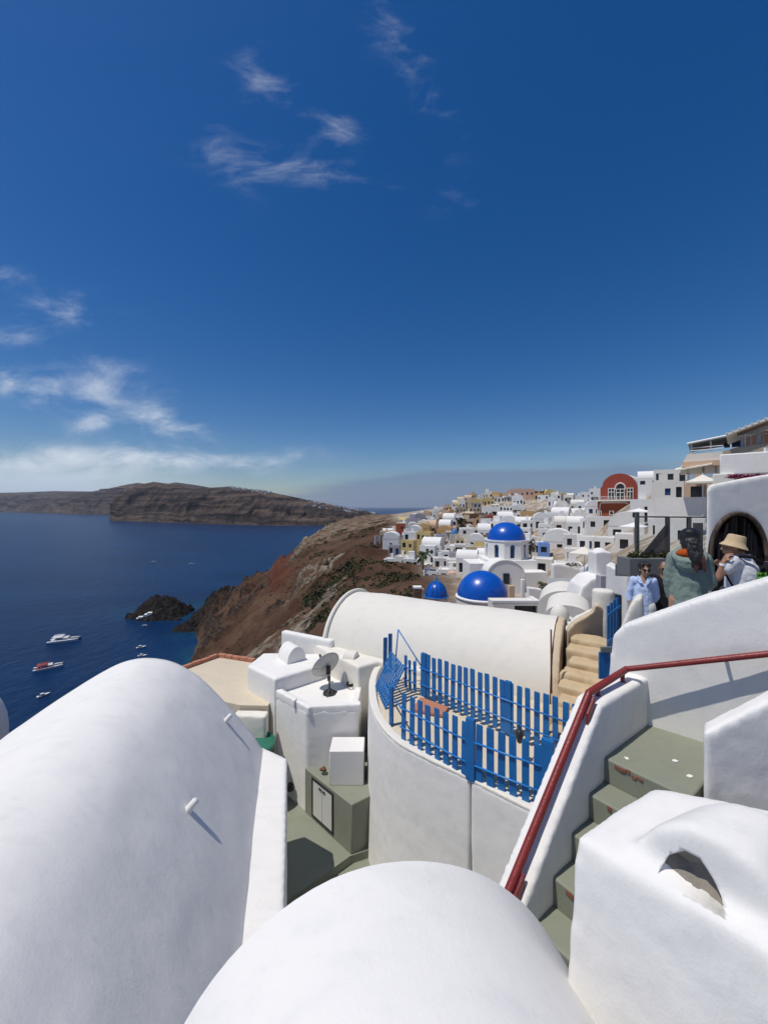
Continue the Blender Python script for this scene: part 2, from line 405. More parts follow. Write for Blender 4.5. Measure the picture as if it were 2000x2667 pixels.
mb = MB(); dv = Vector((-.35, .94)).normalized(); sweep_vault(mb, [(-.235, -3.75)] + arc(0, -3.64, .235, .36, 14) + [(.235, -3.75)], (-2.05, 8.98), (-.62, .78), -.02, .50, 8, .006)
cv = mb.build('roof_vent', M['white'], hs_, True, 50)
mb = MB(); pc = P(771, 1711, 9.05); mb.box(pc, (.10, .05, .085), R(25)); mb.build('vent_opening', M['dark'], cv)
# gutter lip
mb = MB(); mb.box(P(768, 1832, 7.66), (.05, .10, .16), R(-30)); soft(mb.build('gutter_lip', M['white'], hs_), .012, 3, 0, .3, 0)

# ---- satellite dish
dc = P(851, 1737, 8.35); base = P(858, 1804, 8.15); base.z = -3.96
ds = empty('satellite_dish', base, 'pale satellite dish on a short mast above the flat white roof', 'satellite dish')
nrm = Vector((-.5, .7, .5)).normalized()
q = nrm.to_track_quat('Z', 'Y').to_matrix()
mb = MB(); rows = []
for i in range(9):
    r_ = .33 * i / 8; rows.append([dc + q @ Vector((r_ * .92 * math.cos(k * math.tau / 32), r_ * 1.08 * math.sin(k * math.tau / 32), .55 * r_ * r_)) for k in range(33)])
mb.grid(rows); rf = mb.build('reflector', M['dish'], ds, True)
m_ = rf.modifiers.new('thick', 'SOLIDIFY'); m_.thickness = .012
mb = MB(); ring = [dc + q @ Vector((.33 * .92 * math.cos(k * math.tau / 32), .33 * 1.08 * math.sin(k * math.tau / 32), .06)) for k in range(33)]; mb.tube(ring, .008, 6); mb.build('rim', M['dish'], rf, True)
bk = dc - nrm * .05
mb = MB(); mb.tube([base + Vector((0, 0, -.02)), base + Vector((0, 0, .34)), bk + Vector((.02, -.02, -.06))], .02, 8); mb.build('mast', M['dark'], ds, True)
mb = MB(); mb.box(bk - nrm * .04, (.09, .09, .16)); mb.box(bk - nrm * .05 + Vector((.01, -.02, -.16)), (.06, .07, .09)); mb.build('bracket', M['dark'], ds)
mb = MB()
for k in range(3):
    an = k * math.tau / 3 + .4; mb.tube([base + Vector((0, 0, .10)), base + Vector((.17 * math.cos(an), .17 * math.sin(an), -.01))], .011, 6)
mb.lathe(base + Vector((0, 0, -.01)), [(.14, 0), (.14, .02), (.03, .03)], 16); mb.build('foot', M['dark'], ds)
tip = dc + nrm * .36 + Vector((0, 0, -.05))
mb = MB(); mb.tube([dc + q @ Vector((0, -.34, .05)), tip], .009, 6); mb.build('arm', M['dark'], ds)
mb = MB(); mb.tube([tip - nrm * .05, tip + nrm * .04], [.032, .024], 10); mb.build('receiver', M['dark'], ds, True)
# coiled cable
mb = MB(); c0 = P(913, 1784, 8.4); c0.z = -3.925
mb.tube([c0 + Vector((.085 * math.cos(t * .35) * (1 + .06 * math.sin(t)), .085 * math.sin(t * .35), .012 + .0012 * t)) for t in range(60)] + [c0 + Vector((.12, .2, .02)), P(938, 1755, 8.8)], .012, 6)
tag(mb.build('cable_coil', M['hose'], None, True), 'black cable coiled on the roof behind the satellite dish', 'cable')

# ---- sand coloured terrace with a brick rim, green tub beside it
tr = empty('roof_terrace', (-4.2, 9.2, -4.6), 'sand coloured roof terrace edged with a low brick rim above the cliff', 'terrace')
mb = MB(); tp = [(-2.45, 8.1), (-3.05, 8.12), (-5.7, 9.1), (-4.62, 10.75), (-3.55, 10.35), (-2.4, 9.3)]
mb.prism(tp, -6.5, -4.2); mb.build('slab', M['sand'], tr)
mb = MB()
for p, q_ in (((-5.7, 9.1), (-4.62, 10.75)), ((-4.62, 10.75), (-3.3, 10.3))):
    p, q_ = Vector((*p, 0)), Vector((*q_, 0)); t = (q_ - p).normalized(); n_ = int((q_ - p).length / .24)
    for i in range(n_):
        c = p + t * (.12 + i * .24) + Vector((0, 0, -4.15 + .008 * math.sin(i * 3)))
        m1 = MB(); m1.box(c, (.225, .11, .09), math.atan2(t.y, t.x) + .02 * math.sin(i * 5)); bevel(m1.build('brick', M['terra'], tr), .008)
mb = MB(); mb.prism([(-2.40, 8.02), (-3.06, 8.06), (-3.1, 7.84), (-2.4, 7.78)], -5.2, -4.26); soft(mb.build('edge_wall', M['cream'], tr), .03, 3, .008, .4)
mb = MB(); mb.prism([(-2.35, 8.0), (-3.4, 7.9), (-3.6, 6.6), (-2.35, 7.0)], -6.5, -4.72); soft(mb.build('plinth', M['white']), .04, 2, .01, .5)
bpy.data.objects['plinth'].name = 'tub_plinth'; tag(bpy.data.objects['tub_plinth'], 'white plinth carrying the round green tub', 'plinth')
tub = empty('tub', (-2.55, 7.75, -4.72), 'round dark green tub sunk in a white plinth', 'tub')
mb = MB(); mb.lathe((-2.58, 7.58, -4.73), [(.42, 0), (.42, .07), (.39, .085), (.37, .06), (.36, .035)], 40); mb.build('basin', M['green'], tub, True, 40)

# ---- curved retaining wall and the walkway behind it
wallp = spline([(-.05, 8.9), (-.24, 8.3), (-.30, 7.6), (-.22, 6.75), (-.03, 6.15), (.22, 5.74), (.62, 5.38), (1.12, 4.99)], 8)
def wall_strip(pts, z0, z1, th, flare=0.0, zt=None):
    m = MB(); n = len(pts); off = []
    for i in range(n):
        a_, c_ = Vector((*pts[max(i - 1, 0)], 0)), Vector((*pts[min(i + 1, n - 1)], 0)); t = (c_ - a_).normalized(); off.append(Vector((-t.y, t.x, 0)))
    rows = []
    for i in range(n):
        p = Vector((*pts[i], 0)); o_ = off[i]; zz = z1 if zt is None else zt(i / (n - 1))
        rows.append([p - o_ * flare + Vector((0, 0, z0)), p - o_ * flare * .3 + Vector((0, 0, (z0 + zz) / 2)), p + Vector((0, 0, zz)), p + o_ * th + Vector((0, 0, zz)), p + o_ * th + Vector((0, 0, z0)), p - o_ * flare + Vector((0, 0, z0))])
    m.grid(rows); m.f.append((0, 1, 2, 3, 4)); k = (n - 1) * 6; m.f.append((k + 4, k + 3, k + 2, k + 1, k))
    return m
rw = empty('retaining_wall', (.3, 5.9, -6.2), 'curved white retaining wall carrying the blue picket fence', 'wall')
o = wall_strip(wallp, -6.4, -3.545, .15, .10).build('curved_face', M['white'], rw, weld=True); soft(o, .03, 5, .02, .7)
cap = wall_strip(wallp, -3.58, -3.525, .14).build('coping', M['cream'], rw, weld=True); soft(cap, .016, 3, .008, .3)
w2 = [(1.13, 4.965), (1.46, 4.685), (1.81, 4.395), (2.46, 3.845), (3.26, 3.245)]
o = wall_strip(w2, -6.4, -3.545, .15, .05).build('straight_face', M['white'], rw, weld=True); soft(o, .03, 4, .018, .7)
cap = wall_strip(w2, -3.58, -3.525, .14).build('coping', M['cream'], rw, weld=True); soft(cap, .016, 3, .008, .3)
mb = MB(); w3 = [(1.14, 4.93), (1.5, 4.63), (2.0, 4.2)]
o = wall_strip(w3, -6.4, -4.9, .2, .35).build('footing', M['white'], rw, weld=True); soft(o, .04, 10, .02, .5)
mb = MB(); mb.prism([(-.15, 7.6), (-.1, 6.75), (.08, 6.25), (.3, 5.86), (.7, 5.48), (1.2, 5.1), (1.9, 4.52), (3.2, 3.5), (4.2, 4.9), (3.05, 6.95), (.9, 8.25), (.05, 8.9)], -5.0, -3.56)
wk = soft(mb.build('walkway', M['sand']), .05, 1, .012, .5); tag(wk, kind='structure')
mb = MB(); mb.slab([Vector((*P(u, v, Y)[:2], -3.545)) for u, v, Y in ((1095, 1821, 7.06), (1168, 1848, 6.70), (1153, 1868, 6.45), (1073, 1853, 6.65))], (0, 0, .05))
tag(bevel(mb.build('terracotta_slab', M['terra']), .006), 'flat terracotta coloured slab lying behind the blue picket fence', 'slab')

# ---- blue picket fences: every picket, rail and post a piece of its own
unit = bpy.data.meshes.new('picket_board')
bm = bmesh.new(); bmesh.ops.create_cube(bm, size=1.0); bmesh.ops.bevel(bm, geom=bm.edges[:], offset=.04, segments=1, affect='EDGES'); bm.to_mesh(unit); bm.free()
unit.materials.append(M['fence'])
def board(name, p0, p1, w, t, face, par, mat=None):
    """a board from p0 up to p1, w wide along `face`, t thick"""
    p0, p1 = Vector(p0), Vector(p1); z = (p1 - p0).normalized(); x = Vector(face); x = (x - z * x.dot(z)).normalized(); y = z.cross(x)
    me = unit
    if mat is not None:
        if ('u', mat.name) not in TEX:
            me2 = unit.copy(); me2.materials.clear(); me2.materials.append(mat); TEX[('u', mat.name)] = me2
        me = TEX[('u', mat.name)]
    o = bpy.data.objects.new(name, me); C.objects.link(o)
    o.parent = par; o.location = (p0 + p1) / 2 - wloc(par)
    o.rotation_euler = Matrix((x, y, z)).transposed().to_euler(); o.scale = (w, t, (p1 - p0).length)
    return o
def fence(pts, hts, root, zf, w=.07, rails=(.30, .70), face=None, jit=.012):
    rnd = random.Random(len(pts))
    d0 = (Vector((*pts[-1], 0)) - Vector((*pts[0], 0))).normalized() if face is None else Vector(face)
    nn = Vector((-d0.y, d0.x, 0))
    if nn.y > 0: nn = -nn
    for (x, y), h in zip(pts, hts):
        a_ = Vector((x, y, zf + rnd.uniform(0, .02))); t_ = a_ + Vector((rnd.uniform(-jit, jit), rnd.uniform(-jit, jit), h + rnd.uniform(-jit, jit)))
        board('picket', a_, t_, w * rnd.uniform(.92, 1.06), .02, d0, root)
    for fr in rails:
        m = MB()
        A = Vector((*pts[0], zf + hts[0] * (1 - fr))) - d0 * .05; B = Vector((*pts[-1], zf + hts[-1] * (1 - fr))) + d0 * .05
        m.tube([A + nn * .024, (A + B) / 2 + nn * .024 + Vector((0, 0, -.006)), B + nn * .024], .013, 8); m.build('rail', M['fence_rail'], root, True)
Zf = -3.55
def gp(zx, zy, z):          # point of the fence close-up at height z
    u, v = 950 + zx * .3617, 1600 + zy * .3617; Y = -z * 1000 / (v - 1320); return ((u - 1000) / 1000 * Y + .03, Y + .05)
fr = empty('picket_fence', (.7, 5.35, Zf), 'blue picket fence between the curved wall bend and the wide blue post', 'fence', 'fence runs along the walkway')
pk = [(265, 930), (325, 968), (385, 1003), (445, 1038), (510, 1076), (572, 1110), (637, 1147), (705, 1186)]
fence([gp(x, y, Zf) for x, y in pk], [.72] * 8, fr, Zf, .084)
board('post', (*gp(752, 1214, Zf), Zf), (*gp(752, 1214, Zf), Zf + .80), .12, .06, (.8, -.6, 0), fr)
fr2 = empty('picket_fence', (1.5, 4.7, Zf), 'blue picket fence from the wide blue post to the stair wall', 'fence', 'fence runs along the walkway')
pk = [(812, 1240), (895, 1276), (975, 1305), (1060, 1344), (1150, 1384), (1235, 1418)]
fence([gp(x, y, Zf) for x, y in pk], [.74] * 6, fr2, Zf, .09)
board('post', (*gp(1312, 1446, Zf), Zf), (*gp(1312, 1446, Zf), Zf + .84), .14, .07, (.8, -.6, 0), fr2)
Zb = -3.5
fb = empty('picket_fence', (1.6, 6.3, Zb), 'long straight blue picket fence standing along the base of the cream vault', 'fence', 'fence runs along the walkway')
A, B = Vector((.71, 7.1)), Vector((2.62, 5.26)); n_ = 21
ptsb = [tuple(A + (B - A) * (i / (n_ - 1))) for i in range(n_)]
fence(ptsb, [.78] * n_, fb, Zb, .078, (.34, .72))
for tt in (.0, .62):
    p = A + (B - A) * tt; board('post', (p.x + .03, p.y - .02, Zb), (p.x + .03, p.y - .02, Zb + .80), .10, .05, (.7, -.7, 0), fb)
fd = empty('picket_fence', (.35, 7.6, Zb), 'short dark blue picket row behind the leaning fence panel', 'fence', 'fence runs along the walkway')
fence([(.42, 7.42), (.50, 7.35), (.58, 7.26)], [.62, .56, .55], fd, Zb, .06)
fence([(.02, 8.2), (.13, 8.24)], [.80, .86], fd, Zb - .1, .085, ())
# panel leaning over the bend of the wall
lp = empty('picket_fence', (0.0, 7.1, Zf), 'blue slatted fence panel leaning inwards over the bend of the curved wall', 'fence', 'fence runs along the walkway')
B0, B1 = Vector((-.165, 7.5, Zf + .02)), Vector((.02, 6.75, Zf + .0)); T0, T1 = B0 + Vector((.32, .32, .58)), B1 + Vector((.36, .34, .60))
for i in range(9):
    t = i / 8; board('picket', B0.lerp(B1, t), T0.lerp(T1, t), .052, .018, B1 - B0, lp)
for f_ in (.30, .68):
    m = MB(); m.tube([B0.lerp(T0, f_) + Vector((-.03, -.02, .02)), B1.lerp(T1, f_) + Vector((-.03, -.02, .02)) + (B1 - B0) * .05], .012, 8); m.build('rail', M['fence_rail'], lp, True)
m = MB(); m.tube([B1.lerp(T1, .3), Vector((.24, 6.1, Zf + .40)), Vector((.28, 5.76, Zf + .50))], .014, 8); m.build('brace', M['fence_rail'], lp, True)
board('post', (.12, 6.25, Zf), (.12, 6.25, Zf + .62), .06, .05, (.7, -.7, 0), lp)
# thin bent handrail of the gate
gr = empty('bent_handrail', (.28, 7.6, Zb), 'thin blue handrail bent to a peak behind the leaning fence panel', 'handrail')
p0, p1, p2, p3 = P(1031, 1712, 7.7), P(1037, 1640, 7.7), P(1098, 1737, 7.15), P(1083, 1716, 7.25)
m = MB(); m.tube([(p0.x, p0.y, Zb), p0], .013, 8); m.tube([p0, p1], .013, 8); m.build('upright', M['fence_rail'], gr, True)
m = MB(); m.tube([p1, p2], .012, 8); m.build('handrail', M['fence_rail'], gr, True)
m = MB(); m.tube([p3, (p3.x, p3.y, Zb)], .010, 8); m.build('upright', M['fence_rail'], gr, True)
# dark hanging lamp on the fence
hl = empty('wall_lamp', P(1353, 1962, 4.9), 'small black lantern hanging by the blue fence', 'lantern')
m = MB(); c = P(1353, 1918, 5.35); m.lathe(c, [(.02, .09), (.045, .06), (.05, 0), (.035, -.08), (.012, -.10)], 10); m.build('lamp_body', M['dark'], hl, True)
m = MB(); m.tube([c + Vector((0, 0, .08)), c + Vector((0, 0, .16)), c + Vector((.02, .02, .18))], .008, 6); m.build('hook', M['dark'], hl, True)

# ---- the long cream vault behind the fence
d_ = Vector((-.87, .49)).normalized(); nn_ = Vector((d_.y, -d_.x))        # lateral
mb = MB(); v0 = Vector((3.02, 7.0)) + Vector((.49, .87)) * 1.28
prof = [(-1.3, -5.2)] + arc(0, -3.62, 1.30, 1.26, 28) + [(1.3, -5.2)]
sweep_vault(mb, prof, v0, d_, 0, 5.25, 40, .03)
vt = mb.build('vaulted_roof', M['cream'], None, True, 60); tag(vt, 'long cream barrel vault behind the blue picket fence', 'vault')
# raised rim over its far gable
mb = MB(); out_ = []
far = Vector((*v0, 0)) + Vector((*d_, 0)) * 5.15; nl = Vector((nn_.x, nn_.y, 0))
for q, z in arc(0, -3.62, 1.335, 1.29, 28): out_.append(far + nl * q + Vector((0, 0, z)))
mb.tube(out_, .05, 8); mb.build('rim', M['cream'], vt, True)
# tan end wall and its rusty pole
mb = MB(); end = Vector((*v0, 0)) - Vector((*d_, 0)) * .012
pts = [end + nl * q + Vector((0, 0, z)) for q, z in [(-1.3, -5)] + arc(0, -3.62, 1.295, 1.25, 24) + [(1.3, -5)]]
mb.slab(pts, Vector((*d_, 0)) * -.14); ew = mb.build('end_wall', M['tan'], vt); soft(ew, .03, 4, .03, .4)
m = MB(); m.tube([P(1436, 1806, 6.55), P(1435, 1640, 6.6)], .016, 8); tag(m.build('iron_pole', M['rust'], None, True), 'thin rusty iron pole at the end of the cream vault', 'pole')
# stepped cream ledge on the sea side of it, with drain pipe stubs
mb = MB(); mb.prism([(-.45, 8.95), (.2, 8.55), (1.2, 8.05), (1.0, 7.9), (-.1, 8.5), (-.55, 8.2), (-1.7, 9.5), (-1.75, 10.0)], -6, -3.42)
tag(soft(mb.build('ledge_wall', M['cream']), .04, 4, .02, .5), 'cream ledge wall under the long cream vault behind the dish', 'wall')
mb = MB(); mb.prism([(-2.6, 10.2), (-1.2, 9.45), (-1.28, 9.3), (-2.7, 10.05)], -6, -3.25); tag(soft(mb.build('ledge_wall', M['white']), .04, 2, .01, .5), 'low white wall running from the roof vent to the cream vault', 'wall')
mb = MB(); c = P(928, 1716, 8.7); mb.tube([c + Vector((-.25, .1, 0)), c], [.16, .15], 16); tag(mb.build('pipe_elbow', M['cream'], None, True, 40), 'thick cream pipe end jutting from the ledge wall behind the dish', 'pipe')

# ---- steps of the stairs with the red handrail
S = Vector((.82, .57, 0)); S.normalize(); RR = Vector((.63, -.777, 0)); RP = Vector((.57, -.82, 0))
N0 = Vector((1.588, 2.77, 0))
st = empty('staircase', N0 + Vector((0, 0, -3.4)), 'sage green painted steps with chipped edges climbing to the landing', 'staircase')
def step(a0, a1, z, b0=-.06, b1=.80):
    pts = [N0 + S * a0 + RR * b0, N0 + S * a1 + RR * b0, N0 + S * a1 + RR * b1, N0 + S * a0 + RR * b1]
    m = MB(); m.slab([p + Vector((0, 0, z - 1.1)) for p in pts], (0, 0, 1.1)); return m
o = bevel(step(0, 1.0, -1.81, -.06, .50).build('landing', M['sage'], st), .012)
for k in range(1, 11):
    o = bevel(step(-.215 * k, -.215 * (k - 1) + .004, -1.81 - .17 * k).build('step', M['sage'], st), .012)
rnd = random.Random(3)
for k in range(0, 5):                                   # broken edge where the brick shows
    for j in range(5 if k else 9):
        q = rnd.uniform(.08, .62); w_ = rnd.uniform(.02, .06)
        if k == 0 and j < 4: q = .12 + .035 * j
        if k == 0 and 4 <= j < 7: q = .50 + .03 * (j - 4)
        m = MB(); c = N0 + S * (-.215 * k) + RR * q + Vector((0, 0, -1.81 - .17 * k - .02 - rnd.uniform(0, .02)))
        m.box(c, (.012, w_, rnd.uniform(.012, .03) if not (k == 0 and 4 <= j < 7) else .055), math.atan2(S.y, S.x) - .06)
        m.build('chip', M['brick'], st)
for (u, v) in ((1632, 1975), (1758, 1982), (1797, 2022)):    # flecks of white paint
    Y = 1.806 * 1000 / (v - 1320); c = P(u, v, Y); m = MB()
    m.prism([(c.x + .03 * math.cos(t) * rnd.uniform(.4, 1), c.y + .022 * math.sin(t) * rnd.uniform(.4, 1)) for t in (0, 1, 2, 3, 4, 5)], -1.8085, -1.805); m.build('paint_fleck', M['white'], st)
# the wall beside the steps
def wl(t, w, z): return N0 + S * t - RP * w + Vector((0, 0, z))
top = [(-2.3, -3.72), (-.94, -2.34), (-.034, -1.43), (.10, -1.415), (.56, -1.42), (.75, -1.42)]
mb = MB(); rows = []
for t, z in top: rows.append([wl(t, 0, -5.0 if t < .3 else -4), wl(t, 0, z), wl(t, .19, z), wl(t, .19, -5.0 if t < .3 else -4), wl(t, 0, -5.0 if t < .3 else -4)])
mb.grid(rows); mb.f.append((3, 2, 1, 0)); k = (len(top) - 1) * 5; mb.f.append((k, k + 1, k + 2, k + 3))
o = mb.build('stair_wall', M['white'], None, weld=True); soft(o, .022, 5, .008, .5); tag(o, 'narrow sloping white wall beside the steps under the red handrail', 'wall')
# red handrail
W0 = Vector((2.01, 3.355, 0)); WD = Vector((.735, -.678, 0)).normalized(); WN = Vector((-WD.y, WD.x, 0)); WN = WN if WN.y < 0 else -WN
hr = empty('handrail', (1.5, 2.9, -1.9), 'red painted metal handrail bending from the steps along the white wall', 'handrail')
ra, rb, rc = wl(-1.9, .085, -3.22), wl(-.045, .085, -1.365), wl(.55, .085, -1.335)
re = Vector((2.66, 2.66, -1.02)); rg = re + (re - rc) * 1.1
m = MB(); m.tube([ra, rb + (ra - rb).normalized() * .01], .026, 14); m.tube([rb + (ra - rb).normalized() * .01, rb, rc], .0255, 14); m.ell(rb, (.0262, .0262, .0262)); m.build('sloping_rail', M['rail_red'], hr, True, 50)
m = MB(); m.tube([rc, rc + (re - rc) * .03, re, rg], .022, 14); m.ell(rc, (.0255, .0255, .0255)); m.build('wall_rail', M['rail_red'], hr, True, 50)
for t in (-1.55, -.93, -.10): 
    c = wl(t, .055, 0); zz = -1.365 + (t + .045) * 1.0
    m = MB(); dirr = (rb - ra).normalized(); m.slab([c + Vector((0, 0, zz - .10)) - S * .05 - Vector((0, 0, .05)), c + Vector((0, 0, zz - .10)) + S * .05 + Vector((0, 0, .05)), c + Vector((0, 0, zz + .0)) + S * .05 + Vector((0, 0, .05)), c + Vector((0, 0, zz + .0)) - S * .05 - Vector((0, 0, .05))], RP * .018)
    bevel(m.build('bracket', M['rail_red'], hr), .004)
for t in (.08, .48):
    c = wl(t, .085, -1.36); m = MB(); m.tube([c, c + Vector((0, 0, -.05)), c + RP * .02 + Vector((0, 0, -.085))], .017, 8); m.build('bracket', M['rail_red'], hr, True)
for t in (.35, .9):
    c = rc.lerp(rg, t); m = MB(); m.tube([c, c - WN * .05 + Vector((0, 0, -.03)), c - WN * .11 + Vector((0, 0, -.03))], .012, 8); m.build('bracket', M['rail_red'], hr, True)
# parapet at the head of the landing
def wc(t, z, o_=0.0): return W0 + WD * t + WN * o_ + Vector((0, 0, z))
mb = MB(); mb.slab([wc(-.10, -4.2), wc(-.055, -1.6), wc(-.015, -1.13), wc(.06, -1.03), (wc(.6, -.70)), wc(.95, -.51), wc(2.6, .38), wc(2.6, -4.2)], -WN * .20)
o = soft(mb.build('sloping_parapet', M['white']), .025, 5, .016, .6, .003); tag(o, 'tall white parapet rising over the landing with the red handrail along it', 'wall')
# block and wall to the right of the steps
mb = MB()
zb = -1.455
fe = [Vector((.835, 1.70, 0)), Vector((1.40, 2.0, 0)), Vector((1.60, 1.94, 0)), Vector((2.4, 1.70, 0)), Vector((2.2, .6, 0)), Vector((1.75, .76, 0))]
cen = sum((p for p in fe), Vector()) / len(fe); n_f = len(fe)
top_ = [p + Vector((0, 0, zb + (.02 if i in (1, 2) else 0))) for i, p in enumerate(fe)]; bot_ = [cen + (p - cen) * 1.13 + Vector((-.05, -.03, zb - 2.2)) for p in fe]
mb.add(top_ + bot_, [tuple(range(n_f)), tuple(range(2 * n_f - 1, n_f - 1, -1))] + [(i, i + n_f, (i + 1) % n_f + n_f, (i + 1) % n_f) for i in range(n_f)])
F0 = Vector((.843, 1.696, 0)); FD = Vector((.69, -.72, 0)).normalized(); FS = Vector((.78, .62, 0)).normalized()
# vaulted hood with a niche
prof_h = [(q, z) for q, z in arc(.40, zb - .10, .27, .33, 18)]
m2 = MB(); rows = []
HS = Vector((.93, .36, 0)).normalized()
for l in np.linspace(.10, .62, 12):
    f_ = (1 - max(0, (l - .40) / .22) ** 2 * .75)
    rows.append([F0 + FS * .0 + FD * (.40 + (q - .40) * (.7 + .3 * f_)) + HS * l + Vector((0, 0, zb - .1 + (z - zb + .1) * f_)) for q, z in prof_h])
mb.grid(rows); k0 = len(mb.v) - 12 * 19; mb.f.append(tuple(k0 + i for i in range(19))); mb.f.append(tuple(k0 + 11 * 19 + 18 - i for i in range(19)))
mb.f.append(tuple([k0 + i * 19 for i in range(12)][::-1] + [k0 + i * 19 + 18 for i in range(12)]))
blk = mb.build('stair_block', M['white'], None); tag(blk, 'rounded white masonry block with a small hooded niche beside the steps', 'wall')
soft(blk, .02, 34, .022, .35, .004)
# the niche is cut out of the hood, raw cement shows inside
cut = MB(); zq = zb + .035
nich = [(.29, zq - .03), (.315, zq + .035), (.365, zq + .085), (.41, zq + .085), (.45, zq + .03), (.50, zq - .055)]
cut.slab([F0 + FD * q + FS * .03 + Vector((0, 0, z)) for q, z in nich], FS * .24)
def apply_mods(o):
    bpy.context.view_layer.update(); dg = bpy.context.evaluated_depsgraph_get()
    me = bpy.data.meshes.new_from_object(o.evaluated_get(dg)); o.modifiers.clear(); o.data = me
    return o
co = cut.build('cutter', M['cement'])
m_ = blk.modifiers.new('niche', 'BOOLEAN'); m_.operation = 'DIFFERENCE'; m_.object = co; m_.solver = 'EXACT'
apply_mods(blk); bpy.data.objects.remove(co)
for p in blk.data.polygons: p.use_smooth = True
mb = MB(); mb.slab([F0 + FD * q + FS * .16 + Vector((0, 0, z)) for q, z in [(.27, zq - .06), (.30, zq + .06), (.36, zq + .10), (.43, zq + .10), (.50, zq + .03), (.54, zq - .08)]], FS * .02)
mb.build('niche_back', M['cement'], blk)
mb = MB(); rows = []
for i in range(12):
    rows.append([F0 + FD * (.24 + .34 * i / 11) + FS * (.10 + .012 * j) + Vector((0, 0, zq - .050 + .012 * j + .012 * math.sin(i * 1.7 + j))) for j in range(8)])
mb.grid(rows); mb.build('mortar', M['cement'], blk, True)
# wall on the far side of the block, along the landing
mb = MB(); q0 = Vector((1.965, 2.36, 0)); qd = Vector((.985, -.14, 0)).normalized()
bk_ = q0 + Vector((.64, .77, 0)) * .16; mb.add([q0 + Vector((0, 0, -2.8)), q0 + qd * 1.7 + Vector((0, 0, -2.8)), q0 + qd * 1.7 + Vector((.02, .15, -2.8)), bk_ + Vector((0, 0, -2.8)), q0 + Vector((0, 0, -1.40)), q0 + qd * 1.7 + Vector((0, 0, -.34)), q0 + qd * 1.7 + Vector((.02, .15, -.34)), bk_ + Vector((0, 0, -1.40))], [(3, 2, 1, 0), (4, 5, 6, 7), (0, 1, 5, 4), (1, 2, 6, 5), (2, 3, 7, 6), (3, 0, 4, 7)])
o = soft(mb.build('landing_wall', M['white']), .016, 12, .016, .4); tag(o, 'low white wall with a rounded corner along the near side of the landing', 'wall')

# ---- alley behind the parapet, where the people stand
def ground_z(y): return -1.86 - .29 * (y - 4.0)
al = empty('alley', (4.2, 5.2, -3.2)); tag(al, kind='structure')
for k in range(8):
    y0 = 2.6 + k * .72; z = round(ground_z(y0 + .36), 3)
    mb = MB(); mb.prism([(max(2.62, .665 * y0), y0), (6.9, y0), (6.9, y0 + .716), (max(2.62, .665 * (y0 + .716)), y0 + .716)], z - 1.2, z)
    bevel(mb.build('step', M['greywall'], al), .015)
# big pale wall with the arched opening hung with dried canes
wd = empty('arched_wall', (5.6, 6.6, -2.8), 'tall pale wall pierced by an arch hung with dark dried canes', 'wall')
Yw = 6.5
def wallpt(u, v): return P(u, v, Yw)
outer = [wallpt(1838, 1660), wallpt(1840, 1275), wallpt(1848, 1262), wallpt(1880, 1256), wallpt(2000, 1234), wallpt(2260, 1190), wallpt(2260, 1660)]
arch = [wallpt(1852 + 0, 1660)] + [wallpt(1923 + 71 * math.sin(t), 1468 - 126 * math.cos(t) ** .85) for t in np.linspace(-math.pi / 2, math.pi / 2, 17)] + [wallpt(1994, 1660)]
mb = MB()
left = [outer[0], outer[1], outer[2], outer[3], wallpt(1923, 1247)] + [arch[i] for i in range(9, -1, -1)]
right = [wallpt(1923, 1247), outer[4], outer[5], outer[6]] + [arch[i] for i in range(18, 8, -1)]
mb.slab(left, (.40, .45, 0)); mb.slab(right, (.40, .45, 0))
wa = mb.build('wall_face', M['white'], wd); soft(wa, .035, 3, .015, .6)
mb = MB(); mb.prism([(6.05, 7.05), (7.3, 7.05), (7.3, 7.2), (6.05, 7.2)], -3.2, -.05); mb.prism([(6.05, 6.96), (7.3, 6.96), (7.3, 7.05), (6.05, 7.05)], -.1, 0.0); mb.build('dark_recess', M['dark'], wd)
def cane_mat(n, bs):
    p = wpos(n); a_ = n.noise(n.vmul(p, (22, 22, 1.2)), 1.0, 4, .6)
    n.put(bs.inputs['Base Color'], n.mix(n.ss(a_, .35, .7), (.028, .017, .013, 1), (.15, .105, .075, 1))); bs.inputs['Roughness'].default_value = .85
M['cane'] = material('dried_cane', cane_mat)
rnd = random.Random(11); mb = MB()
for i in range(150):
    t = rnd.uniform(-1, 1); u = 1923 + 69 * t; vt_ = 1468 - 126 * math.cos(t * math.pi / 2) ** .85 if abs(t) < 1 else 1468
    y = Yw + rnd.uniform(.06, .40); tp_ = P(u, vt_ + rnd.uniform(-2, 6), y)
    ln = rnd.uniform(.5, 1.9); sw = rnd.uniform(-.10, .10) + .10 * t
    mb.tube([tp_, tp_ + Vector((sw * .5, rnd.uniform(-.03, .03), -ln * .5)), tp_ + Vector((sw, rnd.uniform(-.05, .05), -ln))], [rnd.uniform(.008, .02), .012, .005], 5)
mb.build('dried_canes', M['cane'], wd, True)['kind'] = 'stuff'
mb = MB(); rim = [P(1923 + 75 * math.sin(t), 1468 - 131 * math.cos(t) ** .85, Yw - .02) for t in np.linspace(-math.pi / 2 * .98, math.pi / 2 * .98, 25)]
mb.tube(rim, .035, 6); mb.build('arch_vine', M['cane'], wd, True)

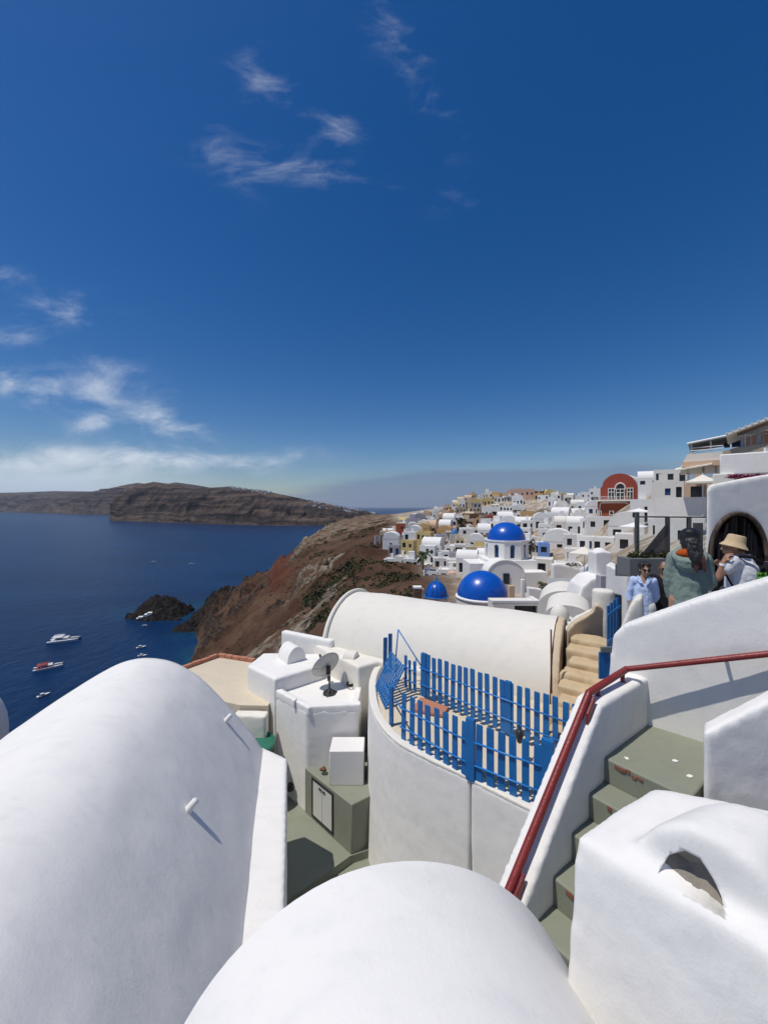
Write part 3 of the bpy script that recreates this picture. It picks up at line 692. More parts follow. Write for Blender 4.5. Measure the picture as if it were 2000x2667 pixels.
# ---- cream stair passage below the parapet: pillar, sloping walls, gate
pl = empty('stair_pillar', P(1560, 1690, 8.0), 'worn cream pillar with a sloping wall running down to the vault', 'wall')
mb = MB(); c = P(1571, 1570, 8.1); mb.lathe((c.x, c.y, -3.0), [(.23, 0), (.225, 1.0), (.215, 1.22), (.20, 1.25), (.12, 1.262)], 16, 1, .9)
soft(mb.build('pillar', M['cream'], pl), .03, 4, .03, .35)
mb = MB(); mb.slab([P(1476, 1760, 7.6), P(1478, 1640, 7.6), P(1496, 1622, 7.65), P(1540, 1598, 7.8), P(1552, 1575, 7.85), P(1590, 1590, 8.0), P(1590, 1760, 8.0)], (.12, .26, 0))
soft(mb.build('sloping_wall', M['tan'], pl), .03, 6, .03, .4)
mb = MB(); mb.slab([P(1470, 1640, 7.9), P(1496, 1612, 7.95), P(1546, 1588, 8.05), P(1556, 1560, 8.1), P(1585, 1565, 8.1), P(1585, 1800, 8.1), P(1470, 1800, 7.9)], (.1, .2, 0))
soft(mb.build('sloping_wall', M['cream'], pl), .03, 6, .03, .4)
M['gold'] = plaster('golden_stone', (.56, .43, .265), .14, .5, (.34, .24, .13), 1.4, .5)
sp = empty('stair_passage', (3.4, 6.4, -4.4), 'worn sand coloured steps descending between the cream vault and the parapet', 'staircase')
for k in range(9):
    t = k / 8; c0 = Vector((4.15, 7.6)).lerp(Vector((2.72, 5.6)), t); z = -2.55 - .112 * k
    dd = Vector((-.58, -.81)); pn = Vector((.81, -.58))
    mb = MB(); mb.prism([tuple(c0 - pn * (.34 + .05 * math.sin(k * 2.3))), tuple(c0 + pn * .85), tuple(c0 + pn * .85 + dd * .42), tuple(c0 - pn * (.34 + .05 * math.sin(k * 2.3)) + dd * .42)], z - 1.4, z)
    soft(mb.build('step', M['gold'], sp), .04, 5, .09, .35)
mb = MB(); mb.slab([P(1588, 1800, 5.6), P(1590, 1725, 5.6), P(1604, 1672, 5.6), P(1622, 1625, 5.6), P(1640, 1582, 5.6), P(1652, 1562, 5.6), P(1672, 1556, 5.6), P(1690, 1800, 5.6)], (.24, .34, 0))
tag(soft(mb.build('passage_wall', M['cream']), .03, 5, .02, .4), 'steep worn cream wall beside the pale blue shirt', 'wall')
gt = empty('gate', P(1590, 1700, 7.0), 'narrow blue wooden gate between the cream pillar and the tan wall', 'gate')
for k in range(4):
    p = P(1584 + 8 * k, 1692 - 8 * k, 7.0 + .05 * k); board('plank', p, p + Vector((0, 0, .80)), .052, .025, (1, .25, 0), gt)
for z in (.15, .62):
    m = MB(); m.slab([P(1580, 1700, 6.96) + Vector((0, 0, z)), P(1614, 1668, 7.14) + Vector((0, 0, z - .02)), P(1614, 1668, 7.14) + Vector((0, 0, z + .04)), P(1580, 1700, 6.96) + Vector((0, 0, z + .06))], (0, -.02, 0)); m.build('cross_bar', M['fence_rail'], gt)
gt2 = empty('gate', P(1577, 1768, 5.2), 'small blue plank gate with a pale latch below the tan wall', 'gate')
for k in range(3):
    p = P(1564 + 10 * k, 1768, 5.2); board('plank', p, p + Vector((0, 0, .36)), .05, .022, (1, .1, 0), gt2)
m = MB(); m.box(P(1578, 1692, 5.18), (.14, .03, .07)); m.build('latch', M['grey'], gt2)
# ================================================================== sea, islands, hillside
M['yellow'] = plaster('yellow_plaster', (.60, .47, .21), .06, .3, (.4, .3, .15), .25)
M['ochre'] = plaster('ochre_plaster', (.56, .37, .17), .08, .3, (.35, .2, .1), .25)
M['pink'] = plaster('pink_plaster', (.56, .38, .29), .06, .3, (.38, .26, .2), .25)
M['stone'] = plaster('stone_wall', (.42, .35, .26), .15, .5, (.26, .2, .14), .8)
M['red'] = plaster('red_plaster', (.33, .068, .045), .10, .25, (.2, .05, .04), .5)
M['brickred'] = plaster('rough_red_wall', (.36, .09, .04), .18, .5, (.2, .06, .03), 2.0)
M['lilac'] = plaster('lilac_plaster', (.42, .40, .44), .05, .25, (.3, .28, .3), .3)
M['paleblue'] = plaster('pale_blue_plaster', (.20, .33, .66), .05, .2, (.2, .25, .4), .4)
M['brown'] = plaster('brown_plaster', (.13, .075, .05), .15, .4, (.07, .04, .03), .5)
M['peach'] = plaster('peach_plaster', (.62, .44, .30), .06, .3, (.4, .3, .2), .4)
M['roofred'] = plaster('red_roof', (.30, .10, .065), .15, .4, (.2, .08, .05), 1.0)
M['pane'] = plain('window_glass', (.018, .022, .03), .18, .2, .5, .5, bmp=0)
M['shutter'] = plain('blue_shutter', (.018, .055, .15), .5, .15, 2, .4, bmp=0)
M['wood_door'] = plain('brown_shutter', (.09, .05, .03), .6, .2, 2, .3, bmp=0)
M['dome'] = plain('dome_blue_enamel', (.004, .085, .46), .30, .16, 1.6, .5, bmp=.12, fine=9)
M['dome2'] = plain('faded_dome_blue', (.05, .17, .40), .45, .16, 1.6, .5, bmp=.1)
M['canvas'] = plain('canvas', (.74, .70, .60), .9, .05, 2, .2, bmp=.1)
M['canvas_w'] = plain('white_canvas', (.80, .80, .79), .9, .04, 2, .2, bmp=.1)
M['metal_w'] = plain('white_metal', (.70, .70, .69), .5, .05, 2, .4, bmp=0)
M['post'] = plain('grey_post', (.10, .105, .10), .5, .1, 2, .4, bmp=.1)

def sea_mat(n, bs):
    p = wpos(n); x, y, z = n.sep(p)
    w1 = n.noise(n.vmul(p, (1, .6, 1)), .16, 6, .62); w2 = n.noise(n.vmul(p, (.45, 1, 1)), .012, 5, .6); w3 = n.noise(p, .9, 3, .6)
    sh = None
    for (u, v, rx, ry) in ((420, 1588, 40, 14), (395, 1604, 34, 9), (512, 1648, 16, 12), (525, 1690, 9, 20), (500, 1718, 10, 14), (520, 1575, 22, 12), (455, 1607, 28, 9)):
        Y = -SEA * 1000 / (v - 1320); X = (u - 1000) / 1000 * Y
        g = n.m('ADD', n.m('POWER', n.m('ABSOLUTE', n.m('DIVIDE', n.m('SUBTRACT', x, X), rx)), 2.0), n.m('POWER', n.m('ABSOLUTE', n.m('DIVIDE', n.m('SUBTRACT', y, Y), ry)), 2.0))
        g = n.m('EXPONENT', n.m('MULTIPLY', g, -1.0)); sh = g if sh is None else n.m('MAXIMUM', sh, g)
    sh = n.m('MULTIPLY', sh, n.ss(n.noise(p, .12, 4, .6), .30, .65))
    col = n.mix(n.ss(w2, .35, .7), (.0012, .0155, .058, 1), (.0028, .025, .084, 1))
    col = n.mix(n.m('MULTIPLY', sh, .55), col, (.010, .085, .095, 1))
    n.put(bs.inputs['Base Color'], col); bs.inputs['Roughness'].default_value = .32
    bs.inputs['Specular IOR Level'].default_value = .28; bs.inputs['IOR'].default_value = 1.33
    bump(n, bs, n.m('ADD', n.m('ADD', w1, n.m('MULTIPLY', w2, 1.4)), n.m('MULTIPLY', w3, .22)), .8, 1.1)
M['sea'] = material('sea_water', sea_mat)
mb = MB(); mb.grid([[Vector((x, y, SEA)) for x in (-60000, -2000, 2000, 60000)] for y in (-4000, 0, 3000, 70000)])
tag(mb.build('sea', M['sea']), kind='structure')

# ---- the island across the water
def isl_mat(n, bs):
    p = wpos(n); x, y, z = n.sep(p)
    wob = n.noise(p, .006, 5, .6); zz = n.m('ADD', z, n.m('MULTIPLY', wob, 70))
    st = n.noise(n.comb(n.m('MULTIPLY', x, .0015), n.m('MULTIPLY', y, .0015), n.m('MULTIPLY', zz, .05)), 1.0, 6, .7)
    gl = n.noise(n.comb(n.m('MULTIPLY', x, .012), n.m('MULTIPLY', y, .004), n.m('MULTIPLY', z, .003)), 1.0, 6, .65)
    col = n.mix(n.ss(st, .38, .66), (.030, .024, .022, 1), (.150, .108, .080, 1))
    col = n.mix(n.m('MULTIPLY', n.ss(gl, .48, .72), .75), col, (.020, .017, .016, 1))
    col = n.mix(n.m('MULTIPLY', n.ss(n.noise(p, .01, 4, .6), .56, .75), .5), col, (.15, .085, .055, 1))
    n.put(bs.inputs['Base Color'], col); bs.inputs['Roughness'].default_value = .95; bs.inputs['Specular IOR Level'].default_value = .1
    bump(n, bs, n.m('ADD', gl, n.m('MULTIPLY', st, .9)), 1.0, 40)
M['island'] = material('volcanic_cliff', isl_mat)
def lerp_tab(x, tab):
    xs = [t[0] for t in tab]; return float(np.interp(x, xs, [t[1] for t in tab]))
def island(name, us, ridge, water, back, seed, label_kind):
    rows = []; T = [-.06] + list(np.linspace(0, 1.0, 34)) + [1.1, 1.25, 1.5, 1.9, 2.6]
    for u in us:
        Yw = -SEA * 1000 / (lerp_tab(u, water) - 1320); row = []
        vr = lerp_tab(u, ridge) ; Yr = Yw + back
        zr = (1320 - vr) / 1000 * Yr
        for t in T:
            Y = Yw + back * t; X = (u - 1000) / 1000 * Yw * (1 + .25 * back * t / Yw)
            q = Vector((X * .004, Y * .004, seed))
            g = mnoise.fractal(q, 1.0, 2.1, 5); g2 = mnoise.ridged_multi_fractal(Vector((X * .009, Y * .003, seed + 5)), 1.0, 2.0, 4, 1.0, 2.0)
            if t <= 1: h = min(1.0, max(0, t) ** .50 + .035 * math.sin(t * 26 + g * 5) * (1 - t))
            else: h = 1 - (t - 1) * .45
            z = SEA + (zr - SEA) * h
            if t > 0:
                z += (g * 20 + (g2 - 1) * 14) * min(1, t * 5) * (1 - .9 * min(1, t) ** 4); Y += -(g2 - 1) * back * .20 * max(0, 1 - t) * min(1, t * 6)
            z = z if t > 0 else SEA - 6
            row.append(Vector((X, Y, z)))
        rows.append(row)
    m = MB(); m.grid(rows); o = m.build(name, M['island'], None, True); tag(o, kind='structure'); return o
ridge = [(60, 1290), (150, 1272), (190, 1264), (215, 1258), (245, 1263), (280, 1263), (325, 1255), (390, 1262), (430, 1273), (490, 1270), (540, 1267), (548, 1266), (560, 1270), (640, 1279), (740, 1297), (850, 1316), (920, 1328), (960, 1334), (1000, 1341), (1040, 1352)]
island('island', np.arange(285, 1041, 2.0), ridge, [(285, 1356), (500, 1363), (700, 1369), (1040, 1369)], 420, 3.1, '')
ridge2 = [(-400, 1290), (-100, 1282), (0, 1279), (115, 1280), (150, 1274), (190, 1263), (215, 1257), (240, 1261), (280, 1263), (325, 1256), (390, 1264), (460, 1275), (560, 1300)]
island('island', np.arange(-400, 561, 4.0), ridge2, [(-400, 1333), (0, 1334), (290, 1341), (560, 1345)], 1500, 9.4, '')
# villages on the island's back: far-off specks that read as one mass
rnd = random.Random(5); mb = MB()
for k in range(260):
    if k < 60: u = rnd.uniform(548, 660); t_ = rnd.uniform(.86, 1.03)
    else: u = rnd.uniform(770, 975); t_ = rnd.uniform(.55, 1.02)
    Yw = 90000 / (lerp_tab(u, [(285, 1356), (500, 1363), (700, 1369), (1040, 1369)]) - 1320); Yr = Yw + 420
    zr = (1320 - lerp_tab(u, ridge)) / 1000 * Yr; Y = Yw + 420 * t_
    z = SEA + (zr - SEA) * min(1, t_) ** .50
    s_ = rnd.uniform(4, 9.5); mb.box(((u - 1000) / 1000 * Yw * (1 + .25 * 420 * t_ / Yw), Y - 6, z + 2), (s_, s_, rnd.uniform(5, 9)), rnd.uniform(0, 1.5))
tag(mb.build('distant_village', M['white']), 'scatter of tiny white houses on the ridge of the island', 'village', kind='stuff')

# ---- near hillside: profile tables, then bent to meet the feet of the houses
TAB = {  # Y: coast X, cliff top X, z there, ridge X, z there
    -40: (-100, -14, -11, 30, 6), 0: (-96, -12, -11, 30, 4), 30: (-92, -9, -13, 40, 2), 60: (-88, -8, -15, 50, 2), 110: (-86, -5, -22, 62, 0), 160: (-95, -15, -25, 78, 4),
    225: (-112, -40, -31, 92, 12), 262: (-126, -50, -31, 96, 13), 300: (-150, -60, -30, 100, 12), 345: (-150, -62, -26, 104, 10), 400: (-126, -56, -19, 106, 6), 500: (-95, -40, -16, 100, -2),
    700: (-60, -20, -15, 80, -10), 900: (-30, 0, -50, 50, -50), 1000: (-10, 10, -95, 30, -95)}
TY = sorted(TAB)
def tab(Y): return [float(np.interp(Y, TY, [TAB[y][i] for y in TY])) for i in range(5)]
CTRL = []       # (X, Y, z, sigma) feet of buildings
def base_z(X, Y):
    xc, xt, zt, xr, zr = tab(Y)
    if X < xc: return SEA - (xc - X) * .6
    if X < xt:
        t = (X - xc) / (xt - xc); return SEA + (zt - SEA) * (t ** .92 * (1 - .10 * math.sin(t * math.pi)))
    if X < xr:
        t = (X - xt) / (xr - xt); return zt + (zr - zt) * (t ** .9)
    return zr - (X - xr) * .35
def terr(X, Y):
    z = base_z(X, Y)
    if CTRL and X > tab(Y)[0] + 10:
        d = CA[:, :2] - (X, Y); w = np.exp(-(d ** 2).sum(1) / (2 * CA[:, 3] ** 2))
        z += float((w * CA[:, 4]).sum() / (w.sum() + .05))
    return z

# ---- building kit
pane_mesh = {}
def pane(name, c, w, h, ex, nrm, par, mat, t=.05):
    k = mat.name
    if k not in pane_mesh:
        me = bpy.data.meshes.new('pane'); bm = bmesh.new(); bmesh.ops.create_cube(bm, size=1.0); bm.to_mesh(me); bm.free(); me.materials.append(mat); pane_mesh[k] = me
    o = bpy.data.objects.new(name, pane_mesh[k]); C.objects.link(o); o.parent = par; o.location = Vector(c) - wloc(par)
    o.rotation_euler = (0, 0, math.atan2(ex.y, ex.x)); o.scale = (w, t, h); return o
def facade(mb, O, ex, nrm, w, h, rects, rec=.16):
    """a wall face with real openings, their reveals turned inwards"""
    ez = Vector((0, 0, 1)); xs = sorted({0, w} | {r[0] for r in rects} | {r[2] for r in rects}); zs = sorted({0, h} | {r[1] for r in rects} | {r[3] for r in rects})
    for i in range(len(xs) - 1):
        for j in range(len(zs) - 1):
            cx, cz = (xs[i] + xs[i + 1]) / 2, (zs[j] + zs[j + 1]) / 2
            if any(r[0] < cx < r[2] and r[1] < cz < r[3] for r in rects): continue
            mb.add([O + ex * xs[i] + ez * zs[j], O + ex * xs[i + 1] + ez * zs[j], O + ex * xs[i + 1] + ez * zs[j + 1], O + ex * xs[i] + ez * zs[j + 1]], [(0, 1, 2, 3)])
    for r in rects:
        a_ = [O + ex * r[0] + ez * r[1], O + ex * r[2] + ez * r[1], O + ex * r[2] + ez * r[3], O + ex * r[0] + ez * r[3]]; i_ = [p - nrm * rec for p in a_]
        mb.add(a_ + i_, [(0, 1, 5, 4), (1, 2, 6, 5), (2, 3, 7, 6), (3, 0, 4, 7)])
def auto_rects(w, h, cols, rows, rnd, z_off, door=True, ww=None):
    out = []
    if cols < 1 or rows < 1 or w < 1.0: return out
    for r in range(rows):
        fh = (h - .3) / rows
        for c in range(cols):
            if rnd.random() < .12 and cols * rows > 2: continue
            cx = w * (c + .5) / cols + rnd.uniform(-.08, .08) * w / cols
            bw = min(.52 * w / cols, rnd.choice((.8, .95, 1.1)) if ww is None else ww); bh = min(fh * .62, bw * rnd.choice((1.3, 1.5, 1.9)))
            z0 = r * fh + fh * .22
            if r == 0 and rnd.random() < .35 and door: z0 = .02; bh = min(fh * .78, 2.1)
            out.append((cx - bw / 2, z_off + z0, cx + bw / 2, z_off + z0 + bh))
    return out
HN = {'white': 'white', 'cream': 'cream', 'yellow': 'yellow', 'ochre': 'ochre', 'pink': 'pink', 'tan': 'sand coloured', 'stone': 'bare stone', 'red': 'red', 'lilac': 'lilac grey', 'paleblue': 'pale blue', 'brown': 'dark brown', 'peach': 'peach', 'brickred': 'brick red', 'roofred': 'red', 'greywall': 'grey'}
NUMW = ['no', 'one', 'two', 'three', 'four', 'five', 'six', 'seven', 'eight', 'nine', 'ten', 'eleven', 'twelve', 'thirteen', 'fourteen', 'fifteen', 'sixteen', 'seventeen', 'eighteen', 'nineteen', 'twenty']
RN = {'flat': 'flat roofed', 'vault': 'vaulted', 'cross': 'cross vaulted', 'gable': 'pitch roofed'}
H_rnd = random.Random(21)
def house_at(X, Y, z0, z1, w, dep, rot, col='white', roof='flat', cols=2, rows=1, label=None, group='houses of the hillside town', down=5.0, roofmat=None, where='in the hillside town', lcols=None, pmat=None):
    rnd = H_rnd; ex = Vector((math.cos(rot), math.sin(rot), 0)); ey = Vector((-ex.y, ex.x, 0)); h = z1 - z0
    O = Vector((X, Y, z0 - down)) - ex * w / 2
    root = empty('house', (X, Y, z0 - down)); mat = M[col]
    fr_ = auto_rects(w, h, cols, rows, rnd, down); lf = auto_rects(dep, h, max(1, round(cols * dep / w)) if lcols is None else lcols, rows, rnd, down)
    mb = MB(); H_ = h + down
    facade(mb, O, ex, -ey, w, H_, fr_); facade(mb, O + ey * dep, -ey, -ex, dep, H_, lf)
    z3 = Vector((0, 0, H_)); q = [O, O + ex * w, O + ex * w + ey * dep, O + ey * dep]
    mb.add([q[1], q[2], q[2] + z3, q[1] + z3], [(0, 1, 2, 3)]); mb.add([q[2], q[3], q[3] + z3, q[2] + z3], [(0, 1, 2, 3)])
    th = min(.22, w * .08)
    if roof == 'flat':
        i_ = [O + ex * th + ey * th, O + ex * (w - th) + ey * th, O + ex * (w - th) + ey * (dep - th), O + ex * th + ey * (dep - th)]; lo = Vector((0, 0, H_ - .28))
        mb.add([p + z3 for p in q] + [p + z3 for p in i_] + [p + lo for p in i_], [(0, 1, 5, 4), (1, 2, 6, 5), (2, 3, 7, 6), (3, 0, 4, 7), (4, 5, 9, 8), (5, 6, 10, 9), (6, 7, 11, 10), (7, 4, 8, 11), (8, 9, 10, 11)])
    else: mb.add([p + z3 for p in q], [(0, 1, 2, 3)])
    mb.build('wall', mat, root)
    if roof in ('vault', 'cross', 'gable'):
        m = MB(); rows_ = []
        a_, b_, c_, d_ = (O, ex, ey, (w, dep)) if roof != 'cross' else (O, ey, ex, (dep, w))
        sp, ln = d_; hh = sp * (.42 if roof != 'gable' else .22); n_ = 12 if roof != 'gable' else 2
        for l in (-.04, ln + .04):
            rows_.append([a_ + b_ * (sp / 2 - (sp / 2 + .02) * math.cos(math.pi * i / n_)) + c_ * l + z3 + Vector((0, 0, hh * math.sin(math.pi * i / n_) - .02)) for i in range(n_ + 1)])
        m.grid(rows_); m.f.append(tuple(range(n_, -1, -1))); m.f.append(tuple(n_ + 1 + i for i in range(n_ + 1))); m.f.append((0, n_, 2 * n_ + 1, n_ + 1))
        m.build('roof', M[roofmat] if roofmat else mat, root, True, 50)
    ext_ = []
    if roof == 'flat' and rnd.random() < .5:
        ext_.append('chimney')
        m = MB(); cw = rnd.uniform(.5, .9); q_ = O + ex * w * rnd.uniform(.2, .8) + ey * dep * rnd.uniform(.3, .8) + z3; m.box(q_ + Vector((0, 0, .4)), (cw, cw, rnd.uniform(1.1, 1.9)), rot); m.build('chimney', mat, root)
    if roof == 'flat' and rnd.random() < .28 and w > 4:
        ext_.append('roof block')
        m = MB(); q_ = O + ex * w * rnd.uniform(.25, .6) + ey * dep * .72 + z3; m.box(q_ + Vector((0, 0, .7)), (w * .38, dep * .4, 2.0), rot); m.build('stair_head', mat, root)
    if rnd.random() < .30 and h > 2.4:
        m = MB(); aw_ = w * rnd.uniform(.5, .95); q_ = O + ex * w * .5 - ey * .9 + Vector((0, 0, down + 2.35)); m.box(q_, (aw_, 2.0, .10), rot); ak = rnd.choice(['wood', 'canvas', 'brown', 'canvas_w', 'brown']); ext_.insert(0, {'wood': 'timber', 'canvas': 'cream', 'brown': 'dark', 'canvas_w': 'white'}[ak] + ' awning'); m.build('awning', M[ak], root)
        for sg in (-1, 1): m = MB(); m.box(q_ + ex * sg * aw_ * .46 - ey * .9 + Vector((0, 0, -1.2)), (.12, .12, 2.4), rot); m.build('awning_post', M['wood'], root)
    nw = 0; gm = M['pane'] if pmat is None else M[pmat]
    for rc, Ox, e_, nn in ((fr_, O, ex, -ey), (lf, O + ey * dep, -ey, -ex)):
        for r in rc:
            c = Ox + e_ * (r[0] + r[2]) / 2 - nn * .17 + Vector((0, 0, (r[1] + r[3]) / 2)); nw += 1
            isd = r[1] <= down + .05
            mm = gm if rnd.random() < .88 else (M['shutter'] if col in ('white', 'cream', 'lilac') else M['wood_door'])
            pane('door' if isd else 'window', c, r[2] - r[0] + .02, r[3] - r[1] + .02, e_, nn, root, mm)
    if label is None:
        size = 'small' if w < 4.5 else ('long' if w > 9 else 'mid-sized'); tall = 'tall ' if h > 5.5 else ''
        if len(('%s%s %s house with n openings %s %s' % (tall, HN[col], RN[roof], ' '.join(ext_), where)).split()) > 16: ext_ = ext_[:1]
        if len(('%s%s %s house with n openings %s %s' % (tall, HN[col], RN[roof], ' '.join(ext_), where)).split()) > 16: tall = ''
        ex2 = (', ' + ', '.join(ext_)) if ext_ else ''
        label = '%s%s %s house with %s openings%s %s' % (tall if ext_ else tall + size + ' ', HN[col], RN[roof], NUMW[min(nw, 20)], ex2, where)
    tag(root, label, 'house', group)
    return root
TOWN = []
def H(u0, u1, vt, vb, Y, rot=0, col='white', roof='flat', cols=2, rows=1, label=None, dep=None, sig=None, **kw):
    TOWN.append((u0, u1, vt, vb, Y, rot, col, roof, cols, rows, label, dep, kw))
    X = ((u0 + u1) / 2 - 1000) / 1000 * Y
    CTRL.append((X, Y + 1.5, (1320 - vb) / 1000 * Y - .3, sig or max(4.0, Y * .045)))
# skyline of the far end of the town
H(1139, 1180, 1330, 1354, 235, 12, 'tan', cols=4, label='tan house with a pale flat roof at the seaward end of the skyline')
H(1120, 1142, 1344, 1358, 225, 12, 'white', 'vault', cols=2); H(1181, 1193, 1318, 1338, 240, 10, 'white', cols=1, rows=2)
H(1194, 1212, 1300, 1322, 240, 12, 'white', 'vault', cols=2, rows=1); H(1211, 1234, 1302, 1318, 243, 8, 'tan', cols=3)
H(1232, 1253, 1299, 1320, 240, 10, 'yellow', cols=2); H(1254, 1283, 1297, 1316, 238, 8, 'yellow', cols=3, label='long pale yellow house under the cream skyline house')
H(1262, 1284, 1280, 1297, 246, 12, 'cream', cols=2); H(1281, 1303, 1281, 1303, 244, 10, 'ochre', cols=2); H(1300, 1330, 1284, 1306, 244, 6, 'peach', cols=3)
H(1327, 1392, 1273, 1312, 240, 6, 'pink', cols=5, rows=2, label='big pink mansion crowning the skyline of the town', dep=12)
H(1390, 1441, 1279, 1312, 236, 6, 'brown', cols=3, label='dark brown flat block beside the pink mansion')
H(1440, 1494, 1284, 1312, 220, 8, 'ochre', 'cross', cols=4, label='rusty orange house with a white vaulted roof on the skyline', roofmat='cream')
H(1492, 1520, 1290, 1316, 200, 10, 'white', cols=2); H(1512, 1540, 1281, 1312, 190, 10, 'white', cols=2, rows=2); H(1534, 1564, 1272, 1308, 180, 10, 'white', cols=2, rows=2)
# second and third rows
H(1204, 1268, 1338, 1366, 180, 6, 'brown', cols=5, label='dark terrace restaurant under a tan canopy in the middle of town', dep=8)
H(1253, 1300, 1319, 1346, 205, 8, 'white', cols=5, rows=1); H(1300, 1336, 1317, 1346, 200, 8, 'white', cols=4, rows=2); H(1330, 1366, 1316, 1340, 205, 8, 'white', cols=4, rows=1); H(1334, 1366, 1336, 1366, 185, 8, 'white', cols=3, rows=2)
H(1354, 1392, 1331, 1366, 178, 12, 'ochre', cols=2, rows=1, label='square ochre house with a pale parapet below the pink mansion')
H(1388, 1442, 1332, 1352, 170, 4, 'stone', 'vault', cols=2, label='broad brown vaulted house in the middle of the slope', roofmat='stone')
H(1400, 1446, 1346, 1362, 160, 4, 'tan', 'gable', cols=3, label='tan house with a low red tiled roof below the brown vault', roofmat='roofred')
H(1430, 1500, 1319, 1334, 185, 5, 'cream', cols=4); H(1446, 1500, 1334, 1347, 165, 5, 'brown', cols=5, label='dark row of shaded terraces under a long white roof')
H(1252, 1306, 1350, 1380, 150, 8, 'peach', 'gable', cols=3, label='peach coloured house with a low red roof above the drum of the tall dome', roofmat='roofred')
H(1213, 1234, 1366, 1400, 150, 14, 'tan', 'vault', cols=1, rows=2, label='narrow tan tower house with a rounded top')
H(1374, 1440, 1358, 1374, 145, 6, 'white', cols=3); H(1374, 1412, 1370, 1402, 130, 10, 'white', cols=2); H(1440, 1492, 1352, 1376, 140, 8, 'white', 'flat', cols=3); H(1470, 1514, 1342, 1366, 135, 8, 'white', 'vault', cols=2)
H(1492, 1540, 1330, 1352, 140, 10, 'white', cols=3); H(1500, 1556, 1308, 1332, 150, 12, 'white', cols=3, rows=1); H(1512, 1556, 1356, 1384, 110, 14, 'white', 'vault', cols=2)
# seaward cluster
H(1056, 1095, 1350, 1380, 168, 6, 'lilac', cols=3, label='dark lilac grey house with a white roof edge on the seaward spur')
H(1029, 1055, 1364, 1400, 150, 12, 'brickred', cols=2, rows=2, label='narrow brick red house on the seaward spur')
H(1100, 1122, 1362, 1385, 165, 10, 'white', 'vault', cols=1); H(1122, 1146, 1358, 1384, 165, 12, 'peach', 'vault', cols=2); H(1140, 1176, 1340, 1360, 200, 10, 'peach', cols=3)
H(1010, 1032, 1382, 1400, 150, 10, 'peach', cols=2); H(1000, 1022, 1398, 1416, 145, 8, 'pink', cols=2)
H(1076, 1127, 1386, 1430, 122, 22, 'yellow', cols=3, rows=2, label='yellow upper block of the tallest house on the spur')
H(1038, 1082, 1408, 1470, 112, 20, 'yellow', cols=2, rows=3, label='tall yellow house with three rows of small windows')
H(1022, 1078, 1450, 1508, 104, 16, 'cream', cols=3, rows=2, label='cream arcaded podium under the tall yellow house')
H(1010, 1042, 1421, 1446, 118, 8, 'lilac', cols=2); H(1046, 1064, 1388, 1410, 135, 8, 'white', cols=1)
H(1127, 1160, 1392, 1420, 135, 8, 'lilac', cols=3); H(1120, 1170, 1416, 1436, 125, 6, 'stone', cols=4)
H(1088, 1136, 1422, 1492, 100, 18, 'white', cols=3, rows=3, label='tall white house with balconies behind the palm')
H(1132, 1170, 1436, 1484, 102, 10, 'white', cols=2, rows=2); H(1168, 1208, 1440, 1484, 98, 16, 'lilac', cols=2, rows=2); H(1182, 1214, 1418, 1448, 105, 14, 'white', cols=2, rows=1)
H(1186, 1208, 1402, 1420, 118, 8, 'tan', cols=2); H(1215, 1263, 1392, 1420, 105, 16, 'white', 'vault', cols=2); H(1232, 1264, 1414, 1450, 92, 18, 'yellow', cols=1, rows=1)
H(1200, 1226, 1470, 1500, 80, 14, 'white', cols=1); H(1100, 1140, 1488, 1512, 82, 10, 'white', cols=2); H(1140, 1200, 1484, 1516, 72, 12, 'white', cols=2)
H(1000, 1030, 1455, 1482, 112, 12, 'white', cols=2, rows=1); H(985, 1010, 1470, 1494, 108, 14, 'white', cols=2); H(965, 990, 1484, 1504, 104, 12, 'white', 'vault', cols=1); H(1012, 1040, 1480, 1502, 100, 12, 'white', cols=2)
H(1160, 1182, 1384, 1404, 140, 8, 'white', cols=1)
# right of the churches
H(1408, 1496, 1378, 1430, 74, 14, 'white', 'vault', cols=1, label='white vaulted house with a grey door above the pale blue wall')
H(1400, 1432, 1416, 1444, 68, 4, 'paleblue', cols=1, label='pale blue rendered wall of a small house', dep=3, lcols=0)
H(1382, 1440, 1456, 1500, 58, 20, 'white', cols=1, label='blank white cubic house right of the tall dome')
H(1442, 1520, 1470, 1530, 46, -6, 'white', cols=1, label='white terrace house with a curved front wall', lcols=0)
H(1520, 1562, 1478, 1540, 40, 30, 'white', cols=1); H(1470, 1530, 1430, 1462, 62, 12, 'white', cols=2); H(1500, 1560, 1398, 1432, 64, 16, 'white', cols=2)
H(1582, 1690, 1332, 1402, 58, 10, 'white', 'vault', cols=2, label='white house with a broad rounded gable below the red house'); H(1540, 1600, 1400, 1436, 50, 14, 'white', cols=2)
H(1600, 1700, 1392, 1440, 42, 8, 'white', cols=2); H(1700, 1840, 1295, 1350, 30, 4, 'white', cols=0, rows=0, label='long blank white wall house behind the glass screen', lcols=0, dep=4)
H(1640, 1702, 1300, 1360, 52, 6, 'white', cols=2, rows=1); H(1695, 1784, 1254, 1298, 44, 6, 'cream', cols=3); H(1782, 1842, 1249, 1300, 34, 4, 'peach', cols=1, label='peach house wall beside the cream parasol', lcols=0)
H(1660, 1720, 1244, 1262, 70, 8, 'white', 'cross', cols=2); H(1700, 1790, 1222, 1256, 60, 8, 'cream', cols=3); H(1690, 1740, 1350, 1420, 34, 10, 'white', cols=1); H(1740, 1840, 1346, 1440, 26, 4, 'white', cols=1, lcols=0)
